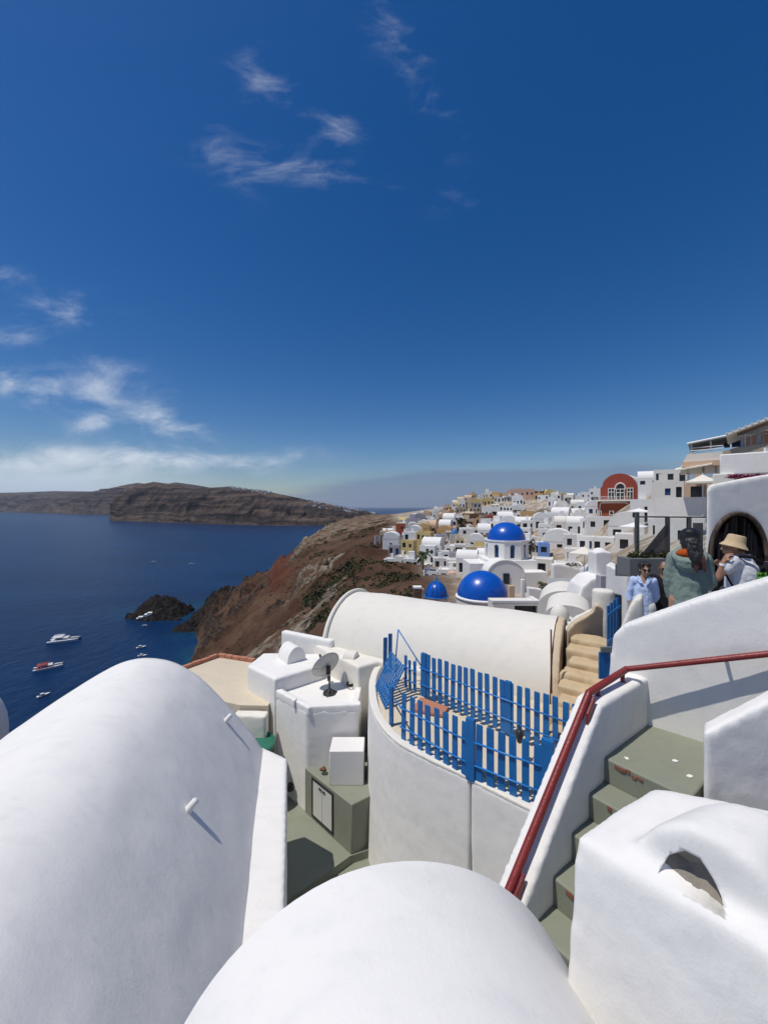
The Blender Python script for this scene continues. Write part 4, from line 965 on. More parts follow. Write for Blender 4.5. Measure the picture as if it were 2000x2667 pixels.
EXTRA = [(1256, 1600, 38, -.3, 5), (1318, 1540, 52, -.3, 6), (1600, 1366, 78, -.3, 6), (1104, 1512, 84, 0, 5), (1880, 1300, 26, -.5, 6), (1136, 1570, 33, -.5, 5), (1400, 1560, 36, -.5, 5), (1450, 1600, 24, -.3, 4), (1560, 1560, 20, -.6, 4),
         (900, 1560, 60, -.5, 10), (850, 1520, 95, 0, 12), (930, 1530, 85, 0, 8), (800, 1560, 120, 0, 14), (1700, 1480, 16, -.6, 4), (1000, 1620, 30, -3, 8), (1300, 1640, 22, -2, 6), (1900, 1330, 18, -1, 6)]
for u, v, Y, dz_, sg in EXTRA: CTRL.append(((u - 1000) / 1000 * Y, Y, (1320 - v) / 1000 * Y + dz_, sg))
CA = np.array([(x, y, z, s_, z - base_z(x, y)) for x, y, z, s_ in CTRL])

def hill_mat(n, bs):
    p = wpos(n); x, y, z = n.sep(p)
    a_ = n.noise(p, .035, 6, .62); f = n.noise(p, .35, 6, .68); g = n.noise(p, .09, 5, .65, .6)
    col = n.mix(n.ss(a_, .36, .62), (.062, .032, .020, 1), (.120, .070, .043, 1))
    col = n.mix(n.m('MULTIPLY', n.ss(f, .5, .75), .6), col, (.030, .020, .014, 1))
    col = n.mix(n.m('MULTIPLY', n.ss(g, .52, .70), .55), col, (.105, .078, .038, 1))
    rk = n.n('ShaderNodeAttribute', attribute_name='bare_rock').outputs['Fac']
    rockc = n.mix(n.ss(n.noise(p, .6, 4, .7), .4, .65), (.022, .016, .014, 1), (.085, .062, .046, 1)); rockc = n.mix(n.m('MULTIPLY', n.ss(z, -48, -30), n.ss(n.noise(p, .45, 5, .7), .35, .6)), rockc, (.27, .225, .17, 1))
    col = n.mix(n.ss(n.m('ADD', rk, n.m('MULTIPLY', n.m('SUBTRACT', f, .5), .5)), .30, .55), col, rockc)
    fine = n.noise(p, 1.3, 4, .7); col = n.mix(n.m('MULTIPLY', n.ss(fine, .52, .70), .5), col, (.032, .022, .014, 1)); col = n.mix(n.m('MULTIPLY', n.ss(fine, .46, .30), .22), col, (.16, .105, .062, 1))
    # red scoria seam running down the slope
    rx = n.m('SUBTRACT', x, n.m('MULTIPLY', y, -.272)); rr = n.m('ABSOLUTE', n.m('ADD', rx, n.m('MULTIPLY', n.m('SUBTRACT', n.noise(p, .05, 4, .6), .5), 22)))
    seam = n.m('MULTIPLY', n.ss(rr, 11, 4.0), n.m('MULTIPLY', n.ss(y, 230, 265), n.ss(f, .25, .6)))
    col = n.mix(n.m('MULTIPLY', seam, .75), col, (.11, .030, .017, 1))
    r2 = n.m('MULTIPLY', n.ss(n.noise(p, .028, 4, .6), .60, .72), n.ss(z, -20, -40)); col = n.mix(n.m('MULTIPLY', r2, .7), col, (.10, .030, .018, 1))
    # dark lava by the water
    lav = n.m('MULTIPLY', n.ss(n.m('ADD', z, n.m('MULTIPLY', g, 30)), -58, -72), n.ss(y, 255, 285)); col = n.mix(n.m('MULTIPLY', lav, .9), col, n.mix(n.ss(f, .4, .7), (.012, .010, .010, 1), (.05, .036, .030, 1)))
    # paved and plastered ground of the town
    tw = n.m('MULTIPLY', n.ss(x, n.m('SUBTRACT', n.m('MULTIPLY', a_, 18), 4), n.m('ADD', n.m('MULTIPLY', a_, 18), 6)), n.ss(z, -24, -17))
    col = n.mix(tw, col, n.mix(n.ss(f, .40, .62), (.30, .235, .17, 1), (.50, .45, .38, 1)))
    pale = n.m('MULTIPLY', n.m('MULTIPLY', n.ss(y, 255, 320), n.ss(z, -40, -24)), n.ss(n.noise(p, .12, 5, .7), .42, .60)); col = n.mix(n.m('MULTIPLY', pale, .75), col, (.30, .24, .165, 1))
    n.put(bs.inputs['Base Color'], col); bs.inputs['Roughness'].default_value = .95; bs.inputs['Specular IOR Level'].default_value = .1
    bump(n, bs, n.m('ADD', n.m('MULTIPLY', f, .5), g), .9, 2.2)
M['hill'] = material('hillside_earth', hill_mat)
Ys = np.concatenate([np.linspace(-40, 8, 8), np.linspace(10, 118, 70), np.linspace(120, 420, 330), np.linspace(424, 1000, 60)]); rows = []; crag = []
TT = np.concatenate([np.linspace(-.12, 1.0, 170), np.linspace(1.02, 2.0, 80), np.linspace(2.1, 2.8, 8)])
for Y in Ys:
    xc, xt, zt, xr, zr = tab(Y); row = []
    for t in TT:
        X = xc + (xt - xc) * t if t <= 1 else xt + (xr - xt) * (t - 1)
        z = terr(X, Y); cl_ = max(0, min(1, (1.06 - t) * 6)) * min(1, max(0, (t + .04) * 9)); nf_ = min(1, max(.0, (Y - 30) / 120))
        cg = 0.0
        if cl_ > 0 and nf_ > 0:
            q = Vector((X * .020, Y * .020, z * .03)); rg = mnoise.ridged_multi_fractal(q, 1.0, 2.1, 5, 1.0, 2.0) - 1.1
            q2 = Vector((X * .10, Y * .10, z * .10)); fb_ = mnoise.fractal(q2, .9, 2.0, 4)
            r3 = mnoise.ridged_multi_fractal(Vector((X * .06 + 9, Y * .06, z * .05)), .9, 2.2, 4, 1.0, 2.0) - 1.0
            lowf = max(0, min(1, (-56 - z) / 14)) * max(0, min(1, (Y - 250) / 40)) * max(0, min(1, (430 - Y) / 60)); upf = max(0, min(1, (z + 45) / 12)) * max(0, min(1, (Y - 230) / 60))
            pm_ = max(0, min(1, (mnoise.noise(Vector((X * .022 + 4, Y * .022, 1.0))) + .12) * 3)); cg = min(1.0, max(0.0, (r3 + .25) * 1.1)) * max(pm_, lowf, upf)
            z += cl_ * nf_ * (rg * (3.0 + 5 * lowf) + fb_ * (1.8 + 4.0 * lowf + 1.5 * upf) + cg * (4.5 + 4.0 * upf))
            # the red seam stands proud like a dyke
            sx = X + .272 * Y; z += cl_ * 3.5 * math.exp(-(sx / 5.0) ** 2) * max(0, min(1, (Y - 245) / 60)) * max(0, min(1, (380 - Y) / 40))
        row.append(Vector((X, Y, z))); crag.append(cg * cl_)
    rows.append(row)
mb = MB(); mb.grid(rows); ho = tag(mb.build('hillside', M['hill'], None, True), kind='structure')
at_ = ho.data.attributes.new('bare_rock', 'FLOAT', 'POINT'); at_.data.foreach_set('value', crag)

# ---- islet and lava boulders
def lava_mat(n, bs):
    p = wpos(n); f = n.noise(p, .4, 6, .7)
    n.put(bs.inputs['Base Color'], n.mix(n.ss(f, .4, .7), (.010, .009, .009, 1), (.052, .040, .033, 1))); bs.inputs['Roughness'].default_value = .95; bs.inputs['Specular IOR Level'].default_value = .15
    bump(n, bs, f, 1.0, 1.5)
M['lava'] = material('black_lava', lava_mat)
def rock(name, c, rx, ry, h, seed, n=70, sharp=1.0, label=None, cat='rock', group=None, par=None):
    rows = []
    for i in range(n + 1):
        row = []
        for j in range(n + 1):
            a_, b_ = 2 * i / n - 1, 2 * j / n - 1; r_ = math.hypot(a_, b_)
            q = Vector((a_ * 2 + seed, b_ * 2, seed * 1.7)); e_ = mnoise.fractal(q, 1, 2, 4) * .35
            z = h * max(-.3, (1 - max(0.0, r_ + e_) ** 1.5)) * .8
            rg = mnoise.ridged_multi_fractal(q * 1.6, 1.0, 2.0, 5, 1.0, 2.0) - 1.0
            z += rg * h * .22 * sharp * max(0, 1.15 - r_)
            row.append(Vector((c[0] + a_ * rx * 1.25, c[1] + b_ * ry * 1.25, c[2] + z - h * .06)))
        rows.append(row)
    m = MB(); m.grid(rows); o = m.build(name, M['lava'], par, True)
    if label: tag(o, label, cat, group)
    return o
o = rock('islet', (-186, 320, SEA), 20, 15, 20, 5.3); tag(o, kind='structure')
mb = MB(); c = P(383, 1600, 321)
for (du, dv, w_, d__, h_) in ((-8, 0, 7, 5, 1.6), (2, -4, 4.5, 4, 3.0), (8, -8, 3.5, 3.5, 3.4), (-16, 4, 6, 3, .9)):
    p = P(383 + du, 1600 + dv, 306); mb.box((p.x, p.y, SEA + 2.2 - dv * .25), (w_, d__, h_), .3)
tag(bevel(mb.build('islet_chapel', M['white']), .2), 'tiny white chapel and quay on the dark islet', 'chapel')
for i, (u, v, rx, ry, h_) in enumerate(((530, 1612, 10, 9, 9), (568, 1588, 15, 12, 16), (500, 1640, 12, 9, 8), (600, 1575, 16, 12, 14), (590, 1620, 14, 10, 12), (650, 1545, 14, 10, 10), (590, 1560, 14, 12, 14), (620, 1610, 12, 9, 10))):
    Y = [300, 318, 285, 325, 292, 340, 332, 300][i]; p = P(u, v, Y)
    rock('lava_outcrop', (p.x, p.y, max(SEA, p.z) - 1), rx, ry, h_, 4.1 + i * 2.7, 40, 1.5, ['black lava outcrop at the tip of the headland facing the islet', 'largest black lava outcrop on the headland', 'low black lava shelf running into the bay', 'black lava outcrop below the red seam', 'rounded dark lava outcrop above the shelf', 'small dark outcrop high by the red seam', 'tall black lava outcrop behind the largest one', 'dark lava knob on the brown slope above the bay'][i], 'rock', 'lava outcrops of the headland')
LMK = [(47.6, 78, 'the red mansion'), (17, 54, 'the tall blue dome'), (86, 240, 'the pink mansion'), (7, 112, 'the tall yellow house'), (6.3, 150, 'the brick red house'), (42, 180, 'the dark terrace restaurant'), (70, 170, 'the brown vault'), (8.7, 84, 'the palm'), (28, 68, 'the pale blue wall'), (12.5, 168, 'the lilac grey house'), (102, 220, 'the rusty orange house'), (33.5, 150, 'the narrow tan tower'), (25, 138, 'the faded blue dome'), (41, 150, 'the peach house'), (12.5, 122, 'the yellow upper block'), (38, 235, 'the tan seaward house'), (68, 185, 'the ochre house'), (30, 50, 'the curved terrace wall')]
def where_(X, Y):
    lm = min(LMK, key=lambda l: (l[0] - X) ** 2 + (l[1] - Y) ** 2); dX, dY = X - lm[0], Y - lm[1]
    return ('behind ' if dY > 0 else 'before ') + lm[2] if abs(dY) > abs(dX) else ('seaward of ' if dX < 0 else 'uphill of ') + lm[2]
for (u0, u1, vt_, vb_, Y, rot, col, roof, cols, rows_, lab, dep, kw) in TOWN:
    th_ = math.atan(((u0 + u1) / 2 - 1000) / 1000); rr_ = -max(R(rot), th_ * .9 + R(rot) * .3); ct = math.cos(th_)
    span = (u1 - u0) / 1000 * Y; dep = dep or max(3.0, min(span * .8, 9)); w = max(1.5, span * ct - dep * abs(math.sin(-rr_ - th_)))
    X = ((u0 + u1) / 2 - 1000) / 1000 * Y; z0_, z1_ = (1320 - vb_) / 1000 * Y, (1320 - vt_) / 1000 * Y
    if roof == 'vault': z1_ = max(z0_ + 1.2, z1_ - .42 * w)
    if roof == 'cross': z1_ = max(z0_ + 1.2, z1_ - .42 * dep)
    house_at(X, Y, z0_, z1_, w, dep, rr_, col, roof, cols, rows_, lab, where=where_(X, Y), **kw)
# ================================================================== landmarks of the town
def part(name, mat, par, fn, smooth=False, ang=40):
    m = MB(); fn(m); return m.build(name, M[mat] if isinstance(mat, str) else mat, par, smooth, ang if smooth else None)
def dome_prof(r_, h, n=12, z0=0.0): return [(r_ * math.cos(math.pi / 2 * i / n) if i < n else .01, z0 + h * math.sin(math.pi / 2 * i / n)) for i in range(n + 1)]
# ---- church with the octagonal drum
Yc = 54.0; c = P(1318, 1407, Yc); cz = lambda v, Y=Yc: (1320 - v) / 1000 * Y
ch = empty('domed_church', (c.x, Yc, cz(1545)), 'white church with a blue dome on an octagonal drum with arched windows', 'church')
ro = 2.95
part('body', 'white', ch, lambda m: m.prism([(c.x - 3.3, Yc - 3.2), (c.x + 3.0, Yc - 3.2), (c.x + 3.0, Yc + 3.4), (c.x - 3.3, Yc + 3.4)], -18, cz(1452)))
oc = [(c.x + ro * math.cos(R(22.5 + 45 * k)), Yc + ro * math.sin(R(22.5 + 45 * k))) for k in range(8)]
zb0, zt0 = cz(1453), cz(1407)
mb = MB()
for k in range(8):
    a_, b_ = Vector((*oc[k], zb0)), Vector((*oc[(k + 1) % 8], zb0)); L = (b_ - a_).length; e_ = (b_ - a_) / L; nn = Vector((e_.y, -e_.x, 0))
    facade(mb, a_, e_, nn, L, zt0 - zb0, [(L * .36, .28, L * .64, 1.75)], .3)
    if nn.y < .3:
        cc = a_ + e_ * L / 2 - nn * .30 + Vector((0, 0, 1.0)); pane('window', cc, L * .30, 1.5, e_, nn, ch, M['shutter'])
        ar = MB(); pts = [a_ + e_ * L / 2 + nn * .012 + e_ * (q * L * .145) + Vector((0, 0, 1.72 + .34 * math.sqrt(max(0, 1 - q * q)))) for q in np.linspace(-1, 1, 9)] + [a_ + e_ * (L / 2 + L * .145) + nn * .012 + Vector((0, 0, 1.70)), a_ + e_ * (L / 2 - L * .145) + nn * .012 + Vector((0, 0, 1.70))]
        ar.slab(pts, nn * -.05); ar.build('window_arch', M['shutter'], ch)
mb.add([Vector((*p, zt0)) for p in oc], [tuple(range(8))]); mb.build('drum', M['white'], ch)
part('cornice', 'white', ch, lambda m: m.prism([(c.x + (ro + .10) * math.cos(R(22.5 + 45 * k)), Yc + (ro + .10) * math.sin(R(22.5 + 45 * k))) for k in range(8)], zt0 - .02, zt0 + .13))
dm = part('dome', 'dome', ch, lambda m: m.lathe((c.x, Yc, zt0 + .12), dome_prof(2.58, 2.42), 48), True, 80)
part('finial', 'white', dm, lambda m: (m.tube([(c.x, Yc, zt0 + 2.5), (c.x, Yc, zt0 + 3.1)], .03, 6), m.box((c.x, Yc, zt0 + 2.95), (.3, .05, .05))))
Yg = Yc - 6.2; gz = lambda v: cz(v, Yg); gx = (1317 - 1000) / 1000 * Yg
def gab(m):
    pr = [(-2.3, -18)] + arc(0, gz(1502), 2.3, gz(1462) - gz(1502), 18) + [(2.3, -18)]
    sweep_vault(m, pr, (gx, Yg), (0, 1), 0, 3.2, 4, 0)
part('nave', 'white', ch, gab, True, 40)
part('nave_rim', 'white', ch, lambda m: m.tube([Vector((gx + q, Yg + .05, z)) for q, z in arc(0, gz(1502), 2.34, gz(1459) - gz(1502), 18)], .13, 6), True)
pane('window', (gx + .05, Yg - .03, gz(1508)), .62, 1.25, Vector((1, 0, 0)), Vector((0, -1, 0)), ch, M['pane'], .12)
part('window_frame', 'shutter', ch, lambda m: [m.box((gx + .05 + dx_, Yg - .07, gz(1508) + dz__), sz) for dx_, dz__, sz in ((-.35, 0, (.08, .1, 1.35)), (.35, 0, (.08, .1, 1.35)), (0, .66, (.78, .1, .08)))])
part('side_wall', 'white', ch, lambda m: m.prism([(gx + 2.2, Yg + .6), (gx + 5.6, Yg + .9), (gx + 5.6, Yg + 3), (gx + 2.2, Yg + 3)], -18, gz(1494)))
part('annex', 'white', ch, lambda m: m.prism([(c.x - 5.6, Yc - 2.2), (c.x - 3.3, Yc - 2.2), (c.x - 3.3, Yc + 2.5), (c.x - 5.6, Yc + 2.5)], -18, cz(1462)))
# ---- church with the low dome
Yd = 38.0; c = P(1256, 1552, Yd)
ch = empty('domed_church', (c.x, Yd, -12), 'white church whose low blue dome rises straight from its roof', 'church')
part('drum', 'cream', ch, lambda m: m.lathe((c.x, Yd, -14), [(2.52, 0), (2.52, 14 + c.z - .10), (2.4, 14 + c.z - .05)], 48), True, 40)
part('rim', 'white', ch, lambda m: m.lathe(c, [(2.50, -.16), (2.62, -.10), (2.62, .0), (2.48, .08)], 48), True, 30)
dm = part('dome', 'dome', ch, lambda m: m.lathe((c.x, Yd, c.z + .03), dome_prof(2.44, 2.46), 56), True, 80)
part('cross', 'metal_w', dm, lambda m: (m.tube([(c.x, Yd, c.z + 2.45), (c.x, Yd, c.z + 3.2)], .025, 6), m.box((c.x, Yd, c.z + 3.0), (.32, .04, .04))))
for u, v in ((1265, 1528), (1206, 1520), (1288, 1526)):
    dxy = Vector(((u - 1256) / 1000 * Yd, 0, (1552 - v) / 1000 * Yd)); y_ = -math.sqrt(max(.1, 2.44 ** 2 - dxy.x ** 2 - dxy.z ** 2)); part('hook', 'dark', dm, lambda m: m.box((c.x + dxy.x, Yd + y_, c.z + dxy.z), (.10, .12, .07)))
Yk = 24.0; kz = lambda v: (1320 - v) / 1000 * Yk
chx = empty('church_yard_house', (7.5, 25.5, -9), 'cream flat house with one long dark window below the low blue dome', 'house')
mb = MB(); xa, xb = .285 * Yk, .405 * Yk; wr = [(.340 * Yk - xa, 9 + kz(1602), .401 * Yk - xa, 9 + kz(1578))]
facade(mb, Vector((xa, Yk, -9)), Vector((1, 0, 0)), Vector((0, -1, 0)), xb - xa, 9 + kz(1570), wr, .4); zt_ = kz(1570)
mb.add([(xa, Yk, zt_), (xb, Yk, zt_), (xb, Yk + 1.3, zt_), (xa, Yk + 1.3, zt_)], [(0, 1, 2, 3)]); mb.add([(xb, Yk, -9), (xb, Yk + 1.3, -9), (xb, Yk + 1.3, zt_), (xb, Yk, zt_)], [(0, 1, 2, 3)]); mb.add([(xa, Yk, -9), (xa, Yk + 1.3, -9), (xa, Yk + 1.3, zt_), (xa, Yk, zt_)], [(0, 1, 2, 3)])
mb.build('wall', M['cream'], chx); pane('window', (.3705 * Yk, Yk + .42, kz(1590)), 1.6, .7, Vector((1, 0, 0)), Vector((0, -1, 0)), chx, M['pane'])
part('roof_kerb', 'white', chx, lambda m: (m.box(((xa + xb) / 2, Yk + .12, zt_ + .06), (xb - xa + .1, .26, .14)), m.box((xb - .08, Yk + .78, zt_ + .055), (.24, 1.0, .13))))
# ---- small ribbed dome on thin posts
Ye = 33.0; c = P(1136, 1552, Ye)
rd = empty('dome_canopy', (c.x, Ye, c.z - .9), 'small blue ribbed dome standing on thin blue posts with a pale finial', 'dome')
part('dome', 'dome', rd, lambda m: m.lathe(c, dome_prof(.92, 1.22), 32), True, 80)
for k in range(8):
    an = R(45 * k + 12); part('rib', 'fence', rd, lambda m: m.tube([c + Vector(((.95 * math.cos(t)) * math.cos(an), (.95 * math.cos(t)) * math.sin(an), 1.26 * math.sin(t))) for t in np.linspace(0, 1.45, 9)], .045, 6), True)
part('ring', 'fence_rail', rd, lambda m: m.tube([c + Vector((1.02 * math.cos(t), 1.02 * math.sin(t), -.02)) for t in np.linspace(0, math.tau, 33)], .05, 6), True)
part('finial', 'fence_rail', rd, lambda m: m.lathe(c + Vector((0, 0, 1.2)), [(.16, 0), (.09, .2), (.03, .62)], 10), True)
for k in range(6):
    an = R(60 * k + 20); part('post', 'fence', rd, lambda m: m.tube([c + Vector((1.0 * math.cos(an), 1.0 * math.sin(an), -.02)), c + Vector((1.0 * math.cos(an), 1.0 * math.sin(an), -.95))], .03, 6))
mb = MB(); mb.prism([(c.x - 1.3, Ye - 1.1), (c.x + 1.3, Ye - 1.1), (c.x + 1.3, Ye + 1.4), (c.x - 1.3, Ye + 1.4)], -14, c.z - .9); tag(mb.build('canopy_base', M['cream']), 'cream roof block under the small ribbed blue dome', 'roof')
mb = MB(); p = P(1100, 1556, 34.5); mb.box((p.x, p.y, p.z - 1.0), (.26, .3, 3.6)); tag(bevel(mb.build('roof_pillar', M['peach']), .03), 'slim peach pillar beside the small ribbed blue dome', 'pillar')
mb = MB(); p = P(1087, 1556, 34.5); mb.box((p.x, p.y, p.z - 1.0), (.62, .6, 3.3)); tag(bevel(mb.build('chimney_block', M['brown']), .03), 'squat brown chimney block left of the peach pillar', 'chimney')
mb = MB(); p = P(1087, 1530, 34.5); mb.box((p.x, p.y + .1, p.z + .0), (.75, .75, .14))
mb.build('cap', M['white'], bpy.data.objects['chimney_block'])

# ---- red vaulted mansion
Yr = 78.0; rz = lambda v: (1320 - v) / 1000 * Yr; rx = lambda u: (u - 1000) / 1000 * Yr
rh = empty('red_mansion', (rx(1610), Yr, rz(1372)), 'red mansion with a round vaulted gable and white framed windows', 'house')
gprof = [(1562, 1303), (1562, 1270), (1568, 1264)] + [(1612 - 46 * math.cos(t), 1270 - 37 * math.sin(t)) for t in np.linspace(.35, math.pi - .35, 15)] + [(1662, 1274), (1676, 1277), (1676, 1303)]
part('gable', 'red', rh, lambda m: m.slab([Vector((rx(u), Yr, rz(v))) for u, v in gprof], (0, .5, 0)))
part('roof', 'cream', rh, lambda m: sweep_vault(m, [(rx(u) - rx(1612), rz(v) - .06) for u, v in gprof], (rx(1612), Yr), (.10, 1), .5, 9, 6, 0), True, 40)
part('wall', 'brickred', rh, lambda m: m.prism([(rx(1556), Yr - .6), (rx(1642), Yr - .6), (rx(1676), Yr + 1.2), (rx(1676), Yr + 9), (rx(1562), Yr + 9)], rz(1372) - 4, rz(1304)))
part('balcony_slab', 'cream', rh, lambda m: m.box((rx(1600), Yr - .7, rz(1303.5)), (rx(1645) - rx(1553), 1.6, .34)))
part('railing', 'cream', rh, lambda m: [m.box((rx(1556 + 4.2 * k), Yr - 1.4, rz(1298)), (.05, .05, .72)) for k in range(21)] + [m.box((rx(1600), Yr - 1.4, rz(1293)), (rx(1645) - rx(1553), .07, .07))])
for (u0, u1, v0, v1) in ((1584, 1600, 1272, 1298), (1605, 1626, 1274, 1300), (1633, 1648, 1272, 1298)):
    w = part('window', 'pane', rh, lambda m: m.box((rx((u0 + u1) / 2), Yr - .02, rz((v0 + v1) / 2)), (rx(u1) - rx(u0), .16, rz(v0) - rz(v1))))
    part('frame', 'cream', w, lambda m: [m.box((rx(q), Yr - .09, rz((v0 + v1) / 2)), (.14, .2, rz(v0) - rz(v1) + .2)) for q in (u0, (u0 + u1) / 2, u1)] + [m.box((rx((u0 + u1) / 2), Yr - .085, rz(q)), (rx(u1) - rx(u0) + .1, .18, .14)) for q in (v0, v0 * .65 + v1 * .35)])
fl = part('fanlight', 'pane', rh, lambda m: m.slab([Vector((rx(1615.5 + 9 * math.cos(t)), Yr - .1, rz(1272 - 9 * math.sin(t)))) for t in np.linspace(0, math.pi, 13)], (0, .16, 0)))
part('fanlight_frame', 'cream', fl, lambda m: m.tube([Vector((rx(1615.5 + 13 * math.cos(t)), Yr - .1, rz(1272 - 13.5 * math.sin(t)))) for t in np.linspace(-.2, math.pi + .2, 17)], .16, 6), True)
for (u0, u1, v0, v1) in ((1559, 1566, 1331, 1346), (1589, 1599, 1331, 1341), (1557, 1568, 1354, 1368)):
    w = part('window', 'pane', rh, lambda m: m.box((rx((u0 + u1) / 2), Yr - .64, rz((v0 + v1) / 2)), (rx(u1) - rx(u0), .16, rz(v0) - rz(v1))))
    if v0 < 1350: part('frame', 'cream', w, lambda m: [m.box((rx(q), Yr - .66, rz((v0 + v1) / 2)), (.16, .2, rz(v0) - rz(v1) + .3)) for q in (u0, u1)] + [m.box((rx((u0 + u1) / 2), Yr - .655, rz(q)), (rx(u1) - rx(u0) + .1, .18, .16)) for q in (v0, v1)])
part('string_course', 'cream', rh, lambda m: m.tube([Vector((rx(u), Yr - .62, rz(v))) for u, v in ((1561, 1345), (1563, 1312), (1568, 1309), (1630, 1309), (1640, 1314), (1641, 1340))], .14, 6))

rh.rotation_euler.z = -R(40); rh.scale.x = .86
# ---- small domes of the town
for (u, vb_, vt_, rr_, Y, lab, mk, db) in ((1184, 1395, 1376, 10, 138, 'faded blue dome on a tall white drum in the seaward town', 'dome2', 24), (1161, 1370, 1358, 8, 178, 'tiny pale blue dome over a white chapel far down the town', 'dome2', 14)):
    p = P(u, vb_, Y); r_ = rr_ / 1000 * Y
    q = empty('domed_chapel', (p.x, p.y, p.z - 4), lab, 'chapel'); part('drum', 'white', q, lambda m: m.lathe((p.x, p.y, p.z - db * Y / 1000 - 3), [(r_ * 1.06, 0), (r_ * 1.06, db * Y / 1000 + 3.05)], 20), True, 40)
    part('dome', mk, q, lambda m: m.lathe(p, dome_prof(r_, (vb_ - vt_) / 1000 * Y), 24), True, 80)
# ---- filler: the rest of the town, house by house, standing on the slope
placed = [(((a + b_) / 2 - 1000) / 1000 * Y, Y, (b_ - a) / 1000 * Y * .55) for a, b_, _, _, Y, *_r in TOWN] + [(17, 52, 6), (9.7, 38, 4), (rx(1610), 80, 7)]
frnd = random.Random(77); nfill = 0; tries = 0
while nfill < 250 and tries < 20000:
    tries += 1; Y = frnd.uniform(105, 300) if nfill > 45 else frnd.uniform(66, 106); u = frnd.uniform(985, 1570); X = (u - 1000) / 1000 * Y
    if u < 1000 + max(0, (Y - 90)) * .05 + 4: continue
    if Y < 95 and u < 1180: continue
    z = terr(X, Y); v = 1320 - z * 1000 / Y
    lim = np.interp(u, [985, 1100, 1140, 1180, 1240, 1330, 1450, 1500, 1570], [1400, 1340, 1334, 1318, 1292, 1292, 1296, 1300, 1290])
    if v < lim or v > 1515: continue
    w = frnd.uniform(3.4, 6.4) if Y > 106 else frnd.uniform(2.8, 4.4); s_ = w * .5
    if any(abs(X - a) < s_ + r_ * .75 and abs(Y - b_) < s_ + 2.6 for a, b_, r_ in placed): continue
    h = frnd.choice((3.0, 3.2, 3.6, 5.6)) * frnd.uniform(.9, 1.1)
    if v - h * 1000 / Y < lim - 14 or Y < 125: h = 2.8 if Y > 106 else 2.4
    col = frnd.choice(['white'] * 9 + ['cream']) if Y < 140 else frnd.choice(['white'] * (9 if Y < 195 else 5) + (['cream', 'tan', 'peach', 'yellow'] if Y > 195 else []) + ['cream', 'cream', 'cream', 'tan', 'tan', 'peach', 'stone', 'pink', 'ochre', 'greywall']); roof = frnd.choice(['flat'] * 6 + ['vault', 'vault', 'cross'])
    where = where_(X, Y)
    house_at(X, Y, z + .1, z + .1 + h, w, frnd.uniform(4, 6.5) if Y > 106 else 3.4, -math.atan(X / Y) * .85 - R(frnd.uniform(-8, 20)), col, roof, 2 if w < 5.5 else 3, 2 if h > 4.6 else 1, None, 'houses of the hillside town', 5, None, where)
    placed.append((X, Y, w * .55)); nfill += 1
# terrace walls that step the slope
for k in range(46):
    for _ in range(60):
        Y = frnd.uniform(62, 235); u = frnd.uniform(1000, 1560); X = (u - 1000) / 1000 * Y; z = terr(X, Y); v = 1320 - z * 1000 / Y
        if 1330 < v < 1512 and not (Y < 95 and u < 1160) and not any(abs(X - a) < 2 + r_ and abs(Y - b_) < 2.5 for a, b_, r_ in placed): break
    else: continue
    n_ = 7; ln = frnd.uniform(5, 12); an = R(frnd.uniform(-25, 35)); ptsw = []
    for i in range(n_):
        t = (i / (n_ - 1) - .5) * ln; ptsw.append((X + t * math.cos(an), Y + t * math.sin(an) + .4 * math.sin(i)))
    zt = max(terr(*q) for q in ptsw) + frnd.uniform(.5, 1.3)
    m = wall_strip(ptsw, zt - 5, zt, .4, 0); col = frnd.choice(['white', 'white', 'white', 'stone', 'tan', 'cream'])
    lm = min(LMK, key=lambda l: (l[0] - X) ** 2 + (l[1] - Y) ** 2)
    o = m.build('terrace_wall', M[col], None, weld=True); tag(o, '%s %s terrace wall stepping the slope near %s' % ('long' if ln > 8.5 else 'short', HN[col], lm[2]), 'wall', 'terrace walls of the town')

# ---- right hand terraces high on the slope
def box_px(m, u0, u1, v0, v1, Y, dep): m.box((((u0 + u1) / 2 - 1000) / 1000 * Y, Y + dep / 2, (1320 - (v0 + v1) / 2) / 1000 * Y), ((u1 - u0) / 1000 * Y, dep, (v1 - v0) / 1000 * Y))
tr1 = empty('pergola_terrace', P(1856, 1240, 28), 'white terrace with a dark pergola on white posts high on the slope', 'terrace')
part('parapet', 'cream', tr1, lambda m: m.slab([P(1770, 1232, 28), P(1772, 1208, 28), P(1790, 1178, 28), P(1884, 1176, 28), P(1890, 1232, 28)], (0, .5, 0)))
part('terrace_floor', 'stone', tr1, lambda m: box_px(m, 1774, 1930, 1177, 1180, 28.5, 6))
part('roof', 'grey', tr1, lambda m: m.slab([P(1792, 1149, 28), P(1898, 1137, 28), P(1935, 1137, 28), P(1935, 1142, 28), P(1898, 1142, 28), P(1792, 1154, 28)], (0, 5, 0)))
part('roof_edge', 'metal_w', tr1, lambda m: m.tube([P(1790, 1150, 27.95), P(1898, 1137, 27.95), P(1930, 1138, 27.95)], .09, 6))
for u in (1797, 1848, 1898): part('post', 'metal_w', tr1, lambda m: box_px(m, u - 2, u + 2, 1140 + (1898 - u) * .10, 1178, 28.1, .12))
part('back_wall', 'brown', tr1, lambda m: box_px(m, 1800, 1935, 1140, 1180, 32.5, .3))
part('blue_bench', 'shutter', tr1, lambda m: box_px(m, 1803, 1853, 1160, 1170, 31, .6))
part('railing', 'metal_w', tr1, lambda m: [m.tube([P(1797, v, 28.05), P(1880, v - 1, 28.05)], .03, 5) for v in (1163, 1170)])
part('lower_lintel', 'peach', tr1, lambda m: box_px(m, 1786, 1890, 1198, 1212, 27.6, 3))
part('lower_recess', 'brown', tr1, lambda m: box_px(m, 1778, 1892, 1205, 1262, 31, .3))
